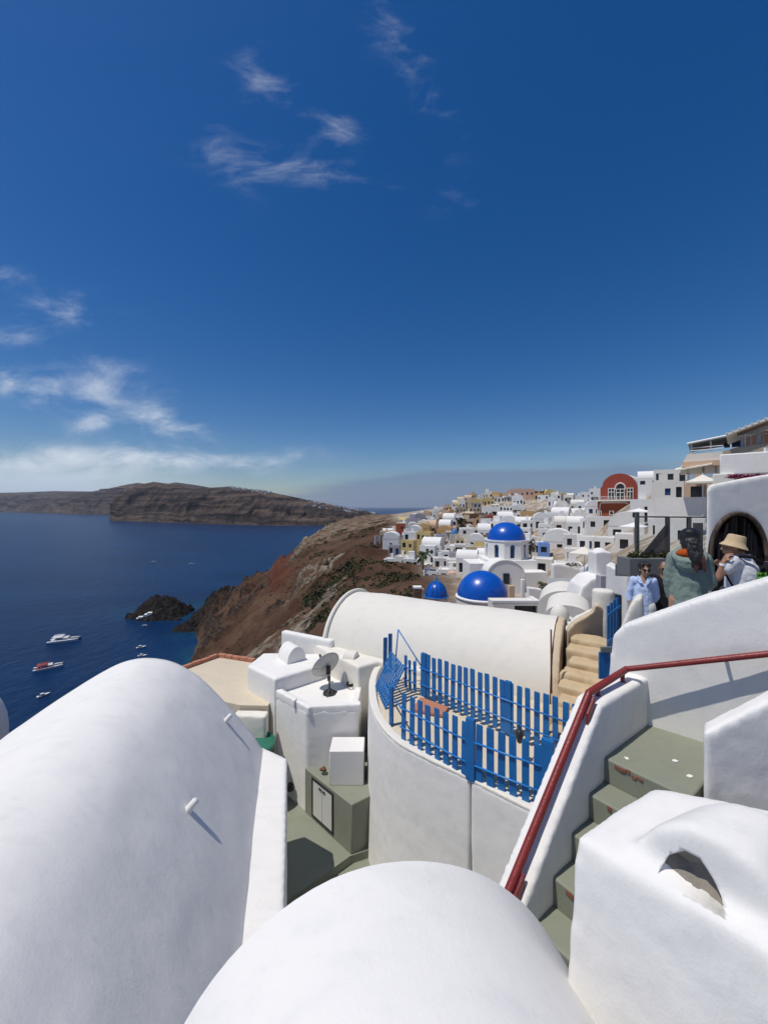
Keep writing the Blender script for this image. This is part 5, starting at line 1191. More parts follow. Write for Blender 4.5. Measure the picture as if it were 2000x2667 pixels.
for u in (1792, 1832, 1864): part('column', 'cream', tr1, lambda m: box_px(m, u - 3, u + 3, 1206, 1262, 28, .3))
part('awning', 'canvas', tr1, lambda m: m.slab([P(1784, 1218, 27), P(1886, 1206, 27), P(1886, 1209, 27), P(1784, 1222, 27)], (0, 2, .3)))
tr2 = empty('pergola_terrace', P(1985, 1240, 22), 'timber roofed dining terrace above a stone wall at the top of the slope', 'terrace')
part('stone_wall', 'stone', tr2, lambda m: m.slab([P(1878, 1240, 22), P(1880, 1168, 22), P(1918, 1160, 22), P(2120, 1148, 22), P(2120, 1240, 22)], (0, 3, 0)))
part('roof', 'cream', tr2, lambda m: m.slab([P(1912, 1119, 21.5), P(2120, 1058, 21.5), P(2120, 1064, 21.5), P(1912, 1124, 21.5)], (0, 3.2, -.15)))
for k in range(12): part('roof_batten', 'metal_w', tr2, lambda m: m.tube([P(1915 + 17 * k, 1117 - 5.0 * k, 21.45), P(1915 + 17 * k, 1117 - 5.0 * k, 21.45) + Vector((0, 3.2, -.15))], .05, 5))
for u in (1929, 1973, 2030): part('post', 'greywall', tr2, lambda m: box_px(m, u - 4, u + 4, 1120 - (u - 1929) * .29, 1162, 22.1, .2))
part('beam', 'wood', tr2, lambda m: m.slab([P(1920, 1122, 22.0), P(2120, 1068, 22.0), P(2120, 1074, 22.0), P(1920, 1129, 22.0)], (0, .15, 0)))
part('back_wall', 'shutter', tr2, lambda m: box_px(m, 1935, 2130, 1128, 1156, 26.5, .2))
for k in range(5):
    u = 1940 + 16 * k; q = empty('cafe_table', P(u, 1154 - k, 22.6), 'small white cafe table on the timber roofed dining terrace', 'table', 'tables on the dining terrace')
    part('table_top', 'metal_w', q, lambda m: m.lathe(P(u, 1154 - k, 22.6) + Vector((0, 0, .42)), [(.3, 0), (.3, .03)], 14)); part('leg', 'metal_w', q, lambda m: m.tube([P(u, 1154 - k, 22.6) + Vector((0, 0, -.2)), P(u, 1154 - k, 22.6) + Vector((0, 0, .42))], .03, 6))
tr1.rotation_euler.z = -R(40); tr1.scale.x = .78; tr2.rotation_euler.z = -R(43); tr2.scale.x = .74
mb = MB(); mb.box(P(1943, 1207, 18.5) + Vector((.70, .75, 0)), (1.96, 2.0, 1.05)); mb2 = bevel(mb.build('white_block_house', M['white']), .06); mb2.rotation_euler.z = -R(42); tag(mb2, 'plain white cubic house in front of the stone wall', 'house')
mb = MB(); box_px(mb, 1995, 2001, 1165, 1250, 18.3, .12); tag(mb.build('white_post', M['metal_w']), 'slim white post at the edge of the plain white cube', 'post')
mb = MB(); mb.box(P(1886, 1262, 18.8) + Vector((.4, .5, 0)), (.8, 1.2, 1.1), -R(41)); tag(bevel(mb.build('white_block_house', M['cream']), .05), 'narrow cream block beside the plain white cubic house', 'house')
# parasols
def parasol(u, v0, v1, hw, Y, lab, mat='canvas', sq=True, h_pole=2.2):
    p = P(u, v1, Y); r_ = hw / 1000 * Y; hh = (v1 - v0) / 1000 * Y
    q = empty('parasol', (p.x, p.y, p.z - h_pole), lab, 'parasol'); n_ = 8
    part('canopy', mat, q, lambda m: m.lathe(p, [(r_, -.10), (r_, 0), (r_ * .5, hh * .46), (.04, hh)], 4 if sq else n_)); part('pole', 'metal_w', q, lambda m: m.tube([p + Vector((0, 0, -h_pole)), p + Vector((0, 0, hh + .1))], .03, 6))
parasol(1830, 1236, 1255, 46, 24, 'cream square parasol in front of the peach house', 'canvas')
parasol(1651, 1361, 1371, 40, 38, 'wide flat white parasol on the terrace below the red mansion', 'canvas_w')
parasol(1522, 1424, 1440, 42, 33, 'cream parasol on the terrace behind the curved white wall', 'canvas')
parasol(1664, 1324, 1332, 34, 46, 'white parasol over the terrace beside the red mansion', 'canvas_w')
parasol(1178, 1483, 1491, 15, 70, 'pink parasol on the terrace behind the ribbed dome', 'pink', False); parasol(1160, 1487, 1494, 13, 74, 'faded pink parasol next to the palm', 'pink', False)

# ---- middle ground walls, chimneys and terraces
def wedge(name, mat, pts, ext, lab, cat='wall', sv=.06, it=2):
    m = MB(); m.slab(pts, ext); o = m.build(name, M[mat]); soft(o, sv, it, .02, .8); return tag(o, lab, cat)
mb = MB(); mb.prism([P(1425, 1555, 30)[:2], P(1565, 1555, 30)[:2], P(1565, 1515, 38)[:2], P(1425, 1515, 38)[:2]], -12, -7.05); tag(mb.build('terrace_floor', M['greywall']), 'terrace floor below the curved white wall, its shade coloured in grey', 'terrace')  # the grey colour stands in for the shadow lying on this terrace
wedge('terrace_parapet', 'white', [P(1438, 1560, 40), P(1440, 1470, 40), P(1455, 1468, 40), P(1500, 1478, 40), P(1510, 1482, 40), P(1510, 1560, 40)], (0, .6, 0), 'white terrace parapet with a dipped top behind the grey floor', sv=.12)
wedge('terrace_parapet', 'white', [P(1508, 1575, 36), P(1508, 1482, 36), P(1545, 1468, 33), P(1560, 1462, 32), P(1560, 1600, 32)], (.3, .5, 0), 'white parapet rising to the tall white chimney', sv=.12)
mb = MB(); p = P(1561, 1436, 18.0); mb.box((p.x, p.y, p.z - 1.2), (.74, .7, 2.4)); mb.lathe((p.x, p.y, p.z - .05), [(.30, 0), (.30, .10), (.2, .18), (.05, .22)], 12)
tag(soft(mb.build('chimney', M['white']), .05, 3, .01, .4), 'square white chimney with a domed cap behind the cream pillar', 'chimney')
mb = MB(); rows = [[P(u, v, Y) for u, v, Y in r_] for r_ in ([(1506, 1620, 17), (1506, 1560, 17), (1516, 1530, 17), (1540, 1508, 17), (1582, 1500, 17), (1582, 1620, 17)],)]
wedge('curved_buttress', 'white', rows[0], (.2, 1.6, 0), 'white buttress with a rounded top under the square chimney', sv=.06, it=6)
mb = MB(); p = P(1567, 1525, 14.5); mb.box((p.x, p.y, p.z - .9), (.30, .3, 2.6)); tag(bevel(mb.build('pilaster', M['lilac']), .03), 'short grey pilaster against the rounded white buttress', 'pilaster')
wedge('alley_wall', 'white', [P(1576, 1640, 12.5), P(1578, 1468, 12.5), P(1632, 1496, 11.5), P(1634, 1660, 11.5)], (.5, .6, 0), 'white wall sloping down towards the blue gate', sv=.05)
wedge('alley_wall', 'white', [P(1630, 1680, 11.5), P(1631, 1497, 11.5), P(1740, 1500, 11.5), P(1740, 1680, 11.5)], (0, .3, 0), 'pale wall behind the woman in the blue shirt', sv=.05)
aw = bpy.data.objects.get('alley_wall')
pane('door', P(1608, 1590, 11.85), .22, 1.0, Vector((1, -.9, 0)).normalized(), Vector((0, -1, 0)), aw, M['pane'], .2)
# low vault roofs and the dome shaped vent
mb = MB(); sweep_vault(mb, [(-1.35, -9)] + arc(0, -5.55, 1.35, 1.05, 18) + [(1.35, -9)], (.470 * 20.5, 20.5), (.47, 1), 0, 3, 6, .02); tag(mb.build('vaulted_roof', M['cream'], None, True, 50), 'low cream vault behind the dome shaped roof vent', 'vault')
mb = MB(); sweep_vault(mb, [(-.85, -9)] + arc(0, -4.35, .85, .5, 18) + [(.85, -9)], (.480 * 15, 15), (.48, 1), 0, 2.5, 6, .02); tag(mb.build('vaulted_roof', M['cream'], None, True, 50), 'cream vault in front of the low cream vault beside the pillar', 'vault')
vn = empty('roof_vent', P(1457, 1612, 11.5), 'dome shaped plaster vent on a square base above the cream vault', 'vent'); p = P(1457, 1612, 11.5)
part('cap', 'cream', vn, lambda m: m.lathe(p, [(.27, -.02), (.27, .08), (.25, .2), (.19, .32), (.10, .40), (.02, .44)], 20), True, 60)
part('base', 'cream', vn, lambda m: m.box(p + Vector((.05, 0, -.55)), (.85, .8, 1.06)))
mb = MB(); m_ = [P(1374, 1600, 31), P(1376, 1530, 31), P(1412, 1535, 31), P(1422, 1560, 31), P(1422, 1600, 31)]; wedge('court_wall', 'white', m_, (0, .5, 0), 'white courtyard wall right of the low blue dome', sv=.08)
mb = MB(); p = P(1361, 1562, 32); mb.box((p.x, p.y, p.z + .4), (.28, .28, 2.6)); tag(bevel(mb.build('white_post', M['white']), .04), 'white masonry post by the low blue dome', 'post')
mb = MB(); p = P(1331, 1555, 33); mb.box((p.x, p.y, p.z), (.5, .4, 2.0)); tag(bevel(mb.build('door_jamb', M['peach']), .04), 'peach jamb between the low blue dome and the church nave', 'pillar')

# ---- glass screen on grey posts, planter, folded awning
gs = empty('glass_screen', P(1740, 1455, 9.5), 'clear glass screen on grey metal posts behind the planter', 'screen')
for u, v0, v1 in ((1661, 1334, 1440), (1741, 1347, 1460), (1797, 1345, 1440)): part('post', 'post', gs, lambda m: box_px(m, u - 4, u + 4, v0, v1, 9.5, .07))
part('top_rail', 'post', gs, lambda m: m.tube([P(1660, 1346, 9.52), P(1836, 1347, 9.52)], .022, 6))
def glass(n, bs):
    t = n.n('ShaderNodeBsdfTransparent'); t.inputs[0].default_value = (.93, .95, .95, 1); g = n.n('ShaderNodeBsdfGlossy'); g.inputs['Roughness'].default_value = .05
    mx = n.n('ShaderNodeMixShader'); fr_ = n.n('ShaderNodeFresnel'); fr_.inputs[0].default_value = 1.3
    n.nt.links.new(fr_.outputs[0], mx.inputs[0]); n.nt.links.new(t.outputs[0], mx.inputs[1]); n.nt.links.new(g.outputs[0], mx.inputs[2]); n.nt.links.new(mx.outputs[0], n.nt.nodes['Material Output'].inputs[0])
M['glass'] = material('clear_glass', glass)
for u0, u1 in ((1666, 1736), (1746, 1792), (1802, 1836)): part('glass_pane', 'glass', gs, lambda m: box_px(m, u0, u1, 1352, 1440, 9.53, .012))
mb = MB(); box_px(mb, 1809, 1831, 1362, 1480, 9.2, .06); tag(mb.build('grey_board', M['post']), 'upright dark grey board beside the arched wall', 'board')
fa = empty('folded_awning', P(1700, 1450, 9.3), 'dark mesh awning hanging as a triangle from a grey post', 'awning')
def mesh_cloth(n, bs):
    n.put(bs.inputs['Base Color'], (.12, .11, .105, 1)); bs.inputs['Roughness'].default_value = .9; bs.inputs['Alpha'].default_value = .82
M['net'] = material('dark_netting', mesh_cloth)
part('fabric', 'net', fa, lambda m: m.slab([P(1667, 1450, 9.3), P(1740, 1360, 9.3), P(1740, 1456, 9.3)], (0, .015, 0)))
part('edge_cord', 'dark', fa, lambda m: m.tube([P(1667, 1450, 9.28), P(1740, 1360, 9.28)], .012, 6))
pt_ = empty('planter', P(1670, 1500, 9.0), 'long grey planter box with low green shrubs behind the alley', 'planter')
part('trough', 'grey', pt_, lambda m: (box_px(m, 1640, 1740, 1456, 1502, 9.0, .5)))
part('trough', 'post', pt_, lambda m: m.slab([P(1602, 1470, 10.5), P(1640, 1456, 9.05), P(1640, 1502, 9.05), P(1602, 1500, 10.5)], (.4, .3, 0)))

# ---- foliage
def leaf_mat(name, c1, c2):
    def fn(n, bs):
        oi = n.n('ShaderNodeObjectInfo'); p = wpos(n); a_ = n.noise(p, 3.0, 3, .6)
        n.put(bs.inputs['Base Color'], n.mix(n.ss(a_, .35, .65), (*c1, 1), (*c2, 1))); bs.inputs['Roughness'].default_value = .7; bs.inputs['Specular IOR Level'].default_value = .2
    return material(name, fn)
M['leaf'] = leaf_mat('shrub_leaf', (.022, .028, .012), (.060, .064, .026)); M['leaf_dry'] = leaf_mat('dry_scrub', (.055, .042, .022), (.11, .088, .045)); M['palm'] = leaf_mat('palm_frond', (.03, .045, .018), (.085, .10, .045)); M['bloom'] = leaf_mat('bougainvillea', (.16, .012, .06), (.30, .03, .13))
def leaves(m, c, rad, n, size, rnd, flat=1.0):
    for _ in range(n):
        d = Vector((rnd.gauss(0, 1), rnd.gauss(0, 1), rnd.gauss(0, 1))).normalized() * rnd.uniform(.45, 1.0) ** .5
        p = Vector(c) + Vector((d.x * rad[0], d.y * rad[1], abs(d.z) * rad[2] * flat)); a_ = Vector((rnd.uniform(-1, 1), rnd.uniform(-1, 1), rnd.uniform(-.6, 1))).normalized(); b_ = a_.cross(Vector((rnd.uniform(-1, 1), rnd.uniform(-1, 1), rnd.uniform(-1, 1)))).normalized(); s_ = size * rnd.uniform(.6, 1.4)
        m.add([p - a_ * s_, p + b_ * s_ * .55, p + a_ * s_, p - b_ * s_ * .55], [(0, 1, 2, 3)])
rnd = random.Random(9)
mb = MB()
for k in range(26): leaves(mb, P(1642 + 3.8 * k, 1457, 9.25 + rnd.uniform(-.1, .15)), (.10, .12, rnd.uniform(.10, .26)), 40, .03, rnd)
mb.build('shrubs', M['leaf'], pt_)['kind'] = 'stuff'
mb = MB()
for k in range(700):
    u = rnd.uniform(790, 1010); Y = rnd.uniform(95, 330); X = (u - 1000) / 1000 * Y
    xc, xt, *_ = tab(Y); t = (X - xc) / (xt - xc)
    if t < .68 or mnoise.noise(Vector((X * .035, Y * .035, 2.0))) < -.02 + (Y - 120) * .0004: continue
    z = terr(X, Y); r_ = rnd.uniform(.8, 2.2); leaves(mb, (X, Y, z - .2), (r_, r_, r_ * .9), 34, .36, rnd)
for k in range(240):
    Y = rnd.uniform(48, 105); X = rnd.uniform(-.19, .075) * Y; z = terr(X, Y); r_ = rnd.uniform(.6, 1.6)
    if mnoise.noise(Vector((X * .08, Y * .08, 5.0))) > -.12: leaves(mb, (X, Y, z - .2), (r_, r_, r_ * .8), 40, .22, rnd)
tag(mb.build('hillside_scrub', M['leaf']), 'dark green scrub covering the upper slope below the town', 'scrub', kind='stuff')
mb = MB()
for k in range(700):
    Y = rnd.uniform(70, 340); xc, xt, *_ = tab(Y); t = rnd.uniform(.12, 1.05); X = xc + (xt - xc) * t; z = terr(X, Y); r_ = rnd.uniform(.4, 1.3); leaves(mb, (X, Y, z), (r_, r_, r_ * .6), 16, .30, rnd)
tag(mb.build('hillside_scrub', M['leaf_dry']), 'dry brown scrub dotted over the cliff slope', 'scrub', kind='stuff')
def tree(u, vb_, vt_, hw, Y, lab, mat='leaf', n=900, cat='tree'):
    p = P(u, vb_, Y); h = (vb_ - vt_) / 1000 * Y; r_ = hw / 1000 * Y; q = empty('tree', p, lab, cat)
    part('trunk', 'wood', q, lambda m: m.tube([p + Vector((0, 0, -1)), p + Vector((.1, 0, h * .35)), p + Vector((-.05, .1, h * .7))], [r_ * .12, r_ * .08, r_ * .03], 6))
    m = MB()
    for k in range(9): leaves(m, p + Vector((rnd.uniform(-.5, .5) * r_, rnd.uniform(-.5, .5) * r_, h * rnd.uniform(.1, .72))), (r_ * .55, r_ * .55, h * .28), n // 9, r_ * .12, rnd)
    m.build('crown', M[mat], q)
tree(1203, 1384, 1346, 14, 160, 'dark green tree beside the dark terrace restaurant'); tree(1382, 1442, 1400, 14, 62, 'rusty green tree right of the tall blue dome', 'leaf_dry'); tree(1290, 1350, 1330, 12, 190, 'dark green tree among the upper white houses')
tree(1085, 1514, 1490, 14, 80, 'low dark bush at the foot of the palm'); tree(1246, 1392, 1376, 8, 140, 'small dark tree below the narrow tan tower'); tree(1505, 1380, 1366, 12, 100, 'low green shrub on the terrace left of the red mansion'); tree(1640, 1496, 1440, 22, 10.5, 'leafy shrub growing beside the grey planter', 'leaf', 500)
mb = MB()
for k in range(22): leaves(mb, P(1897 + 5 * k, 1246, 17.9), (.12, .15, .22), 22, .05, rnd)
tag(mb.build('bougainvillea', M['bloom']), 'purple bougainvillea hedge below the plain white cubic house', 'hedge')
mb = MB()
for k in range(8): leaves(mb, P(1478 + 4 * k, 1474, 40.2), (.25, .2, .35), 14, .10, rnd)
tag(mb.build('dried_plant', M['leaf_dry']), 'straw coloured plant in the dip of the terrace parapet', 'plant')
leaf_m = MB(); leaves(leaf_m, P(1985, 1512, 4.6), (.06, .06, .10), 60, .025, rnd); M['bag_green'] = leaf_mat('bright_leaf', (.06, .22, .02), (.12, .35, .04)); tag(leaf_m.build('potted_herb', M['bag_green']), 'bright green leafy plant behind the man in the hat', 'plant')
def palm(u, vb_, vt_, Y, lab, crown=1.0, nf=22, tr=.16, lean=.3):
    p = P(u, vb_, Y); h = (vb_ - vt_) / 1000 * Y; t_ = p + Vector((lean, 0, h)); q = empty('palm_tree', p, lab, 'palm')
    part('trunk', 'wood', q, lambda m: m.tube([p + Vector((0, 0, -1.0)), p + Vector((lean * .2, 0, h * .5)), t_], [tr * 1.3, tr, tr * .9], 8), True)
    part('old_fronds', 'leaf_dry', q, lambda m: leaves(m, t_ + Vector((0, 0, -.9 * crown)), (.45 * crown, .45 * crown, .8 * crown), 90, .25 * crown, rnd))
    for k in range(nf):
        an = rnd.uniform(0, math.tau); el_ = rnd.uniform(-.5, 1.1); L_ = crown * rnd.uniform(1.3, 1.9); m = MB(); d = Vector((math.cos(an), math.sin(an), 0)); s_ = Vector((-d.y, d.x, 0)); n_ = 7; ax = []
        for i in range(n_ + 1):
            t = i / n_; ax.append(t_ + d * L_ * t * math.cos(el_ * .6) + Vector((0, 0, L_ * (t * math.sin(el_) - .75 * t * t))))
        for i in range(n_):
            for sg in (-1, 1):
                w_ = crown * .36 * math.sin(math.pi * min(1, (i + .8) / (n_ + .6))) ; a_, b_ = ax[i], ax[i + 1]
                m.add([a_, b_, b_ + s_ * sg * w_ + Vector((0, 0, -w_ * .7)), a_ + s_ * sg * w_ * .8 + Vector((0, 0, -w_ * .6))], [(0, 1, 2, 3)])
        m.build('frond', M['palm'], q)
palm(1101, 1512, 1440, 84, 'tall slim palm standing behind the small ribbed dome', 1.25)
palm(1424, 1556, 1524, 33, 'pair of young palms beside the courtyard wall', .55, 14, .06, -.1)
p = P(1431, 1554, 33); part('trunk', 'wood', [o for o in bpy.data.objects if o.get('label', '').startswith('pair of young')][0], lambda m: m.tube([p, p + Vector((-.05, 0, .9))], .05, 6))

# ---- boats
def loft(m, secs):
    n_ = len(secs[0]); f0 = len(m.v); m.v += [Vector(p) for s_ in secs for p in s_]
    for i in range(len(secs) - 1):
        for k in range(n_): m.f.append((f0 + i * n_ + k, f0 + i * n_ + (k + 1) % n_, f0 + (i + 1) * n_ + (k + 1) % n_, f0 + (i + 1) * n_ + k))
    m.f.append(tuple(f0 + k for k in range(n_ - 1, -1, -1))); m.f.append(tuple(f0 + (len(secs) - 1) * n_ + k for k in range(n_)))
def xf(mb_, p, rz):
    m = Matrix.Rotation(rz, 3, 'Z'); mb_.v = [m @ q + p for q in mb_.v]
M['hullred'] = plain('red_topside', (.30, .055, .045), .5, .1, 1, .4, bmp=0); M['trampoline'] = plain('trampoline_net', (.12, .12, .13), .9, .1, 2, .2, bmp=0); M['hullwhite'] = plain('gelcoat', (.74, .74, .73), .35, .04, 1, .5, bmp=0)
def hull(yo, L_=22, b_=2.4, h=2.0):
    secs = []
    for t in np.linspace(0, 1, 11):
        w = b_ / 2 * (1 if t < .55 else max(.05, math.cos((t - .55) / .45 * math.pi / 2) ** .7)); x = -L_ / 2 + L_ * t; dk = h * (.75 + .25 * t)
        secs.append([(x, yo - w, dk), (x, yo - w * .8, 0), (x, yo - w * .2, -.4), (x, yo + w * .2, -.4), (x, yo + w * .8, 0), (x, yo + w, dk)])
    return secs
def catamaran(u, v, rz, L_, red, lab):
    Y = -SEA * 1000 / (v - 1320); p = Vector(((u - 1000) / 1000 * Y, Y, SEA)); q = empty('catamaran', p, lab, 'boat', 'catamarans in the bay'); k = L_ / 22; W = 3.6
    def pt(name, mat, fn, sm=False):
        m = MB(); fn(m); m.v = [x * k for x in m.v]; xf(m, p, rz); return m.build(name, M[mat], q, sm, 40 if sm else None)
    for s_ in (-1, 1): pt('hull', 'hullwhite', lambda m: loft(m, hull(W * s_)))
    pt('deck', 'hullred' if red else 'hullwhite', lambda m: m.box((-2.2, 0, 1.7), (13, 8.6, .5)))
    cb = pt('cabin', 'hullwhite', lambda m: m.slab([(-6, -3.4, 1.95), (4.2, -3.4, 1.95), (2.6, -3.0, 3.5), (-5.5, -3.0, 3.5)], (0, 6.4, 0)))
    pt('windows', 'pane', lambda m: (m.slab([(-5, -3.46, 2.4), (3.2, -3.46, 2.4), (2.5, -3.36, 3.1), (-4.8, -3.36, 3.1)], (0, .1, 0)), m.slab([(3.5, -2.6, 2.4), (3.5, 2.6, 2.4), (3.0, 2.4, 3.1), (3.0, -2.4, 3.1)], (.35, 0, 0)))).name = 'cabin_window'
    pt('awning', 'hullred' if red else 'hullwhite', lambda m: m.box((-4.5, 0, 4.3), (7.5, 6.6, .16)))
    for x in (-8, -1.2):
        for s_ in (-1, 1): pt('awning_post', 'metal_w', lambda m: m.tube([(x, 3 * s_, 1.9), (x, 3 * s_, 4.3)], .07, 5))
    pt('trampoline', 'trampoline', lambda m: m.box((7.2, 0, 1.75), (5.6, 5.2, .06))); pt('crossbeam', 'metal_w', lambda m: m.tube([(9.2, -3.6, 1.9), (9.2, 3.6, 1.9)], .16, 6))
    pt('mast', 'grey', lambda m: m.tube([(1, 0, 3.4), (1, 0, 21)], [.11, .05], 6)); pt('boom', 'metal_w', lambda m: m.tube([(1, 0, 5.4), (-7.5, 0, 5.6)], .14, 6)); pt('furled_sail', 'hullred' if red else 'canvas_w', lambda m: m.tube([(.6, 0, 5.75), (-3, 0, 5.95), (-7, 0, 5.85)], [.34, .4, .22], 8))
catamaran(168, 1670, R(22), 17, False, 'white catamaran with a white awning moored in the bay')
catamaran(127, 1740, R(38), 13, True, 'red and white catamaran moored in the bay')
def motorboat(u, v, rz, L_, lab):
    Y = -SEA * 1000 / (v - 1320); p = Vector(((u - 1000) / 1000 * Y, Y, SEA)); q = empty('motorboat', p, lab, 'boat', 'small boats in the bay'); k = L_ / 7
    def pt(name, mat, fn):
        m = MB(); fn(m); m.v = [x * k for x in m.v]; xf(m, p, rz); return m.build(name, M[mat], q)
    pt('hull', 'hullwhite', lambda m: loft(m, hull(0, 7, 2.4, .9))); pt('cockpit', 'trampoline', lambda m: m.box((-1.2, 0, .86), (3.0, 1.5, .12))); pt('windscreen', 'pane', lambda m: m.slab([(.5, -.8, .85), (.5, .8, .85), (.1, .7, 1.4), (.1, -.7, 1.4)], (.06, 0, 0))); pt('awning', 'hullwhite', lambda m: m.box((-.9, 0, 1.75), (2.0, 1.7, .08)))
    for x in (-1.7, 0):
        for s_ in (-1, 1): pt('awning_post', 'metal_w', lambda m: m.tube([(x, .75 * s_, .85), (x, .75 * s_, 1.75)], .03, 4))
motorboat(368, 1687, R(35), 5.5, 'white motorboat in the bay beyond the crest of the wide vault'); motorboat(371, 1709, R(15), 5, 'white motorboat just above the crest of the wide vault'); motorboat(114, 1812, R(60), 5, 'small white motorboat near the red and white catamaran'); motorboat(377, 1630, R(20), 3.5, 'tiny boat below the dark islet')
motorboat(400, 1465, R(5), 9, 'white motorboat under way far out in the bay'); motorboat(498, 1470, R(-5), 8, 'second boat under way far out beside its wake')
# ================================================================== people on the alley
def skin_mat(name, c):
    def fn(n, bs):
        p = wpos(n); a_ = n.noise(p, 25, 3, .6); br = n.m('ADD', .9, n.m('MULTIPLY', a_, .2))
        n.put(bs.inputs['Base Color'], n.mix(1.0, (*c, 1), n.comb(br, br, br), 'MULTIPLY')); bs.inputs['Roughness'].default_value = .5
        bs.inputs['Subsurface Weight'].default_value = .08; bs.inputs['Subsurface Radius'].default_value = (.01, .004, .002)
    return material(name, fn)
def cloth_mat(name, c, stripe=None, rough=.85):
    def fn(n, bs):
        p = wpos(n); w1 = n.noise(n.vmul(p, (9, 9, 4)), 1.0, 5, .6, .8); f = n.noise(p, 220, 2, .5); br = n.m('ADD', .88, n.m('MULTIPLY', w1, .24))
        col = n.mix(1.0, (*c, 1), n.comb(br, br, br), 'MULTIPLY')
        if stripe:
            x, y, z = n.sep(p); s_ = n.m('SINE', n.m('MULTIPLY', x, 420)); col = n.mix(n.m('MULTIPLY', n.ss(s_, .0, .6), .35), col, (*stripe, 1))
        n.put(bs.inputs['Base Color'], col); bs.inputs['Roughness'].default_value = rough; bs.inputs['Specular IOR Level'].default_value = .2
        bump(n, bs, n.m('ADD', n.m('MULTIPLY', w1, 1.0), n.m('MULTIPLY', f, .05)), .8, .03)
    return material(name, fn)
def hair_mat(name, c1, c2):
    def fn(n, bs):
        p = wpos(n); a_ = n.noise(n.vmul(p, (90, 90, 6)), 1.0, 4, .6)
        n.put(bs.inputs['Base Color'], n.mix(n.ss(a_, .35, .7), (*c1, 1), (*c2, 1))); bs.inputs['Roughness'].default_value = .42; bump(n, bs, a_, .7, .01)
    return material(name, fn)
M['skin1'] = skin_mat('warm_skin', (.42, .235, .155)); M['skin2'] = skin_mat('tanned_skin', (.36, .185, .11))
M['jacket'] = cloth_mat('sage_jacket_cloth', (.215, .275, .24)); M['shirt_blue'] = cloth_mat('pale_blue_shirting', (.47, .58, .82), (.62, .71, .88)); M['tee'] = cloth_mat('white_cotton', (.66, .66, .68)); M['black_cloth'] = cloth_mat('black_cotton', (.012, .012, .016))
M['white_trouser'] = cloth_mat('white_linen', (.68, .66, .62)); M['grey_trouser'] = cloth_mat('dark_denim', (.045, .05, .06)); M['straw'] = cloth_mat('straw_canvas', (.60, .45, .27)); M['band'] = plain('watch_band', (.75, .75, .74), .5, .05, 5, .4, bmp=0)
M['hair_black'] = hair_mat('black_hair', (.006, .005, .005), (.022, .017, .015)); M['hair_red'] = hair_mat('red_brown_hair_ends', (.05, .014, .009), (.11, .03, .015)); M['hair_brown'] = hair_mat('dark_brown_hair', (.012, .008, .007), (.04, .024, .018)); M['lining'] = cloth_mat('orange_hood_lining', (.42, .075, .012)); M['hair_grey'] = hair_mat('short_brown_hair', (.05, .035, .026), (.10, .075, .06))
M['lens'] = plain('sunglass_lens', (.012, .008, .008), .12, .1, 5, .5, bmp=0)
def cap_(m, p0, p1, r0, r1, sx=1.0, sy=1.0, n=14):
    """tapered limb with rounded ends; sx, sy squash its section along x and y"""
    p0, p1 = Vector(p0), Vector(p1); t = (p1 - p0); L = t.length; t.normalize(); path = []; rad = []
    for a_ in (80, 55, 28): path.append(p0 - t * r0 * math.sin(R(a_))); rad.append(r0 * math.cos(R(a_)))
    for k in range(5): path.append(p0.lerp(p1, k / 4)); rad.append(r0 + (r1 - r0) * k / 4)
    for a_ in (28, 55, 80): path.append(p1 + t * r1 * math.sin(R(a_))); rad.append(r1 * math.cos(R(a_)))
    k0 = len(m.v); m.tube(path, rad, n)
    if sx != 1 or sy != 1:
        for q in m.v[k0:]:
            s_ = max(0, min(1, (q - p0).dot(t) / max(L, 1e-6))); c = p0.lerp(p1, s_); q.x = c.x + (q.x - c.x) * sx; q.y = c.y + (q.y - c.y) * sy
def rotm(yaw, pitch=0, roll=0): return Matrix.Rotation(yaw, 3, 'Z') @ Matrix.Rotation(pitch, 3, 'X') @ Matrix.Rotation(roll, 3, 'Y')
def head_(m, c, Mx, s_=1.0):
    c = Vector(c); E = lambda p, r_: m.ell(c + Mx @ (Vector(p) * s_), [x * s_ for x in r_], Mx, 18, 12)
    E((0, .012, .03), (.076, .094, .088)); E((0, -.022, -.04), (.060, .068, .078)); E((0, -.06, -.085), (.034, .030, .028))       # skull, face, chin
    E((0, -.100, -.022), (.013, .020, .030)); E((0, -.112, -.036), (.016, .014, .012)); E((0, -.092, .016), (.045, .014, .012))      # nose, brow
    E((0, -.088, -.066), (.025, .012, .007)); E((0, -.087, -.076), (.022, .011, .007))                                              # lips
    for sg in (-1, 1):
        E((sg * .078, .010, -.012), (.010, .020, .032)); E((sg * .033, -.078, -.040), (.022, .016, .022))                          # ear, cheek
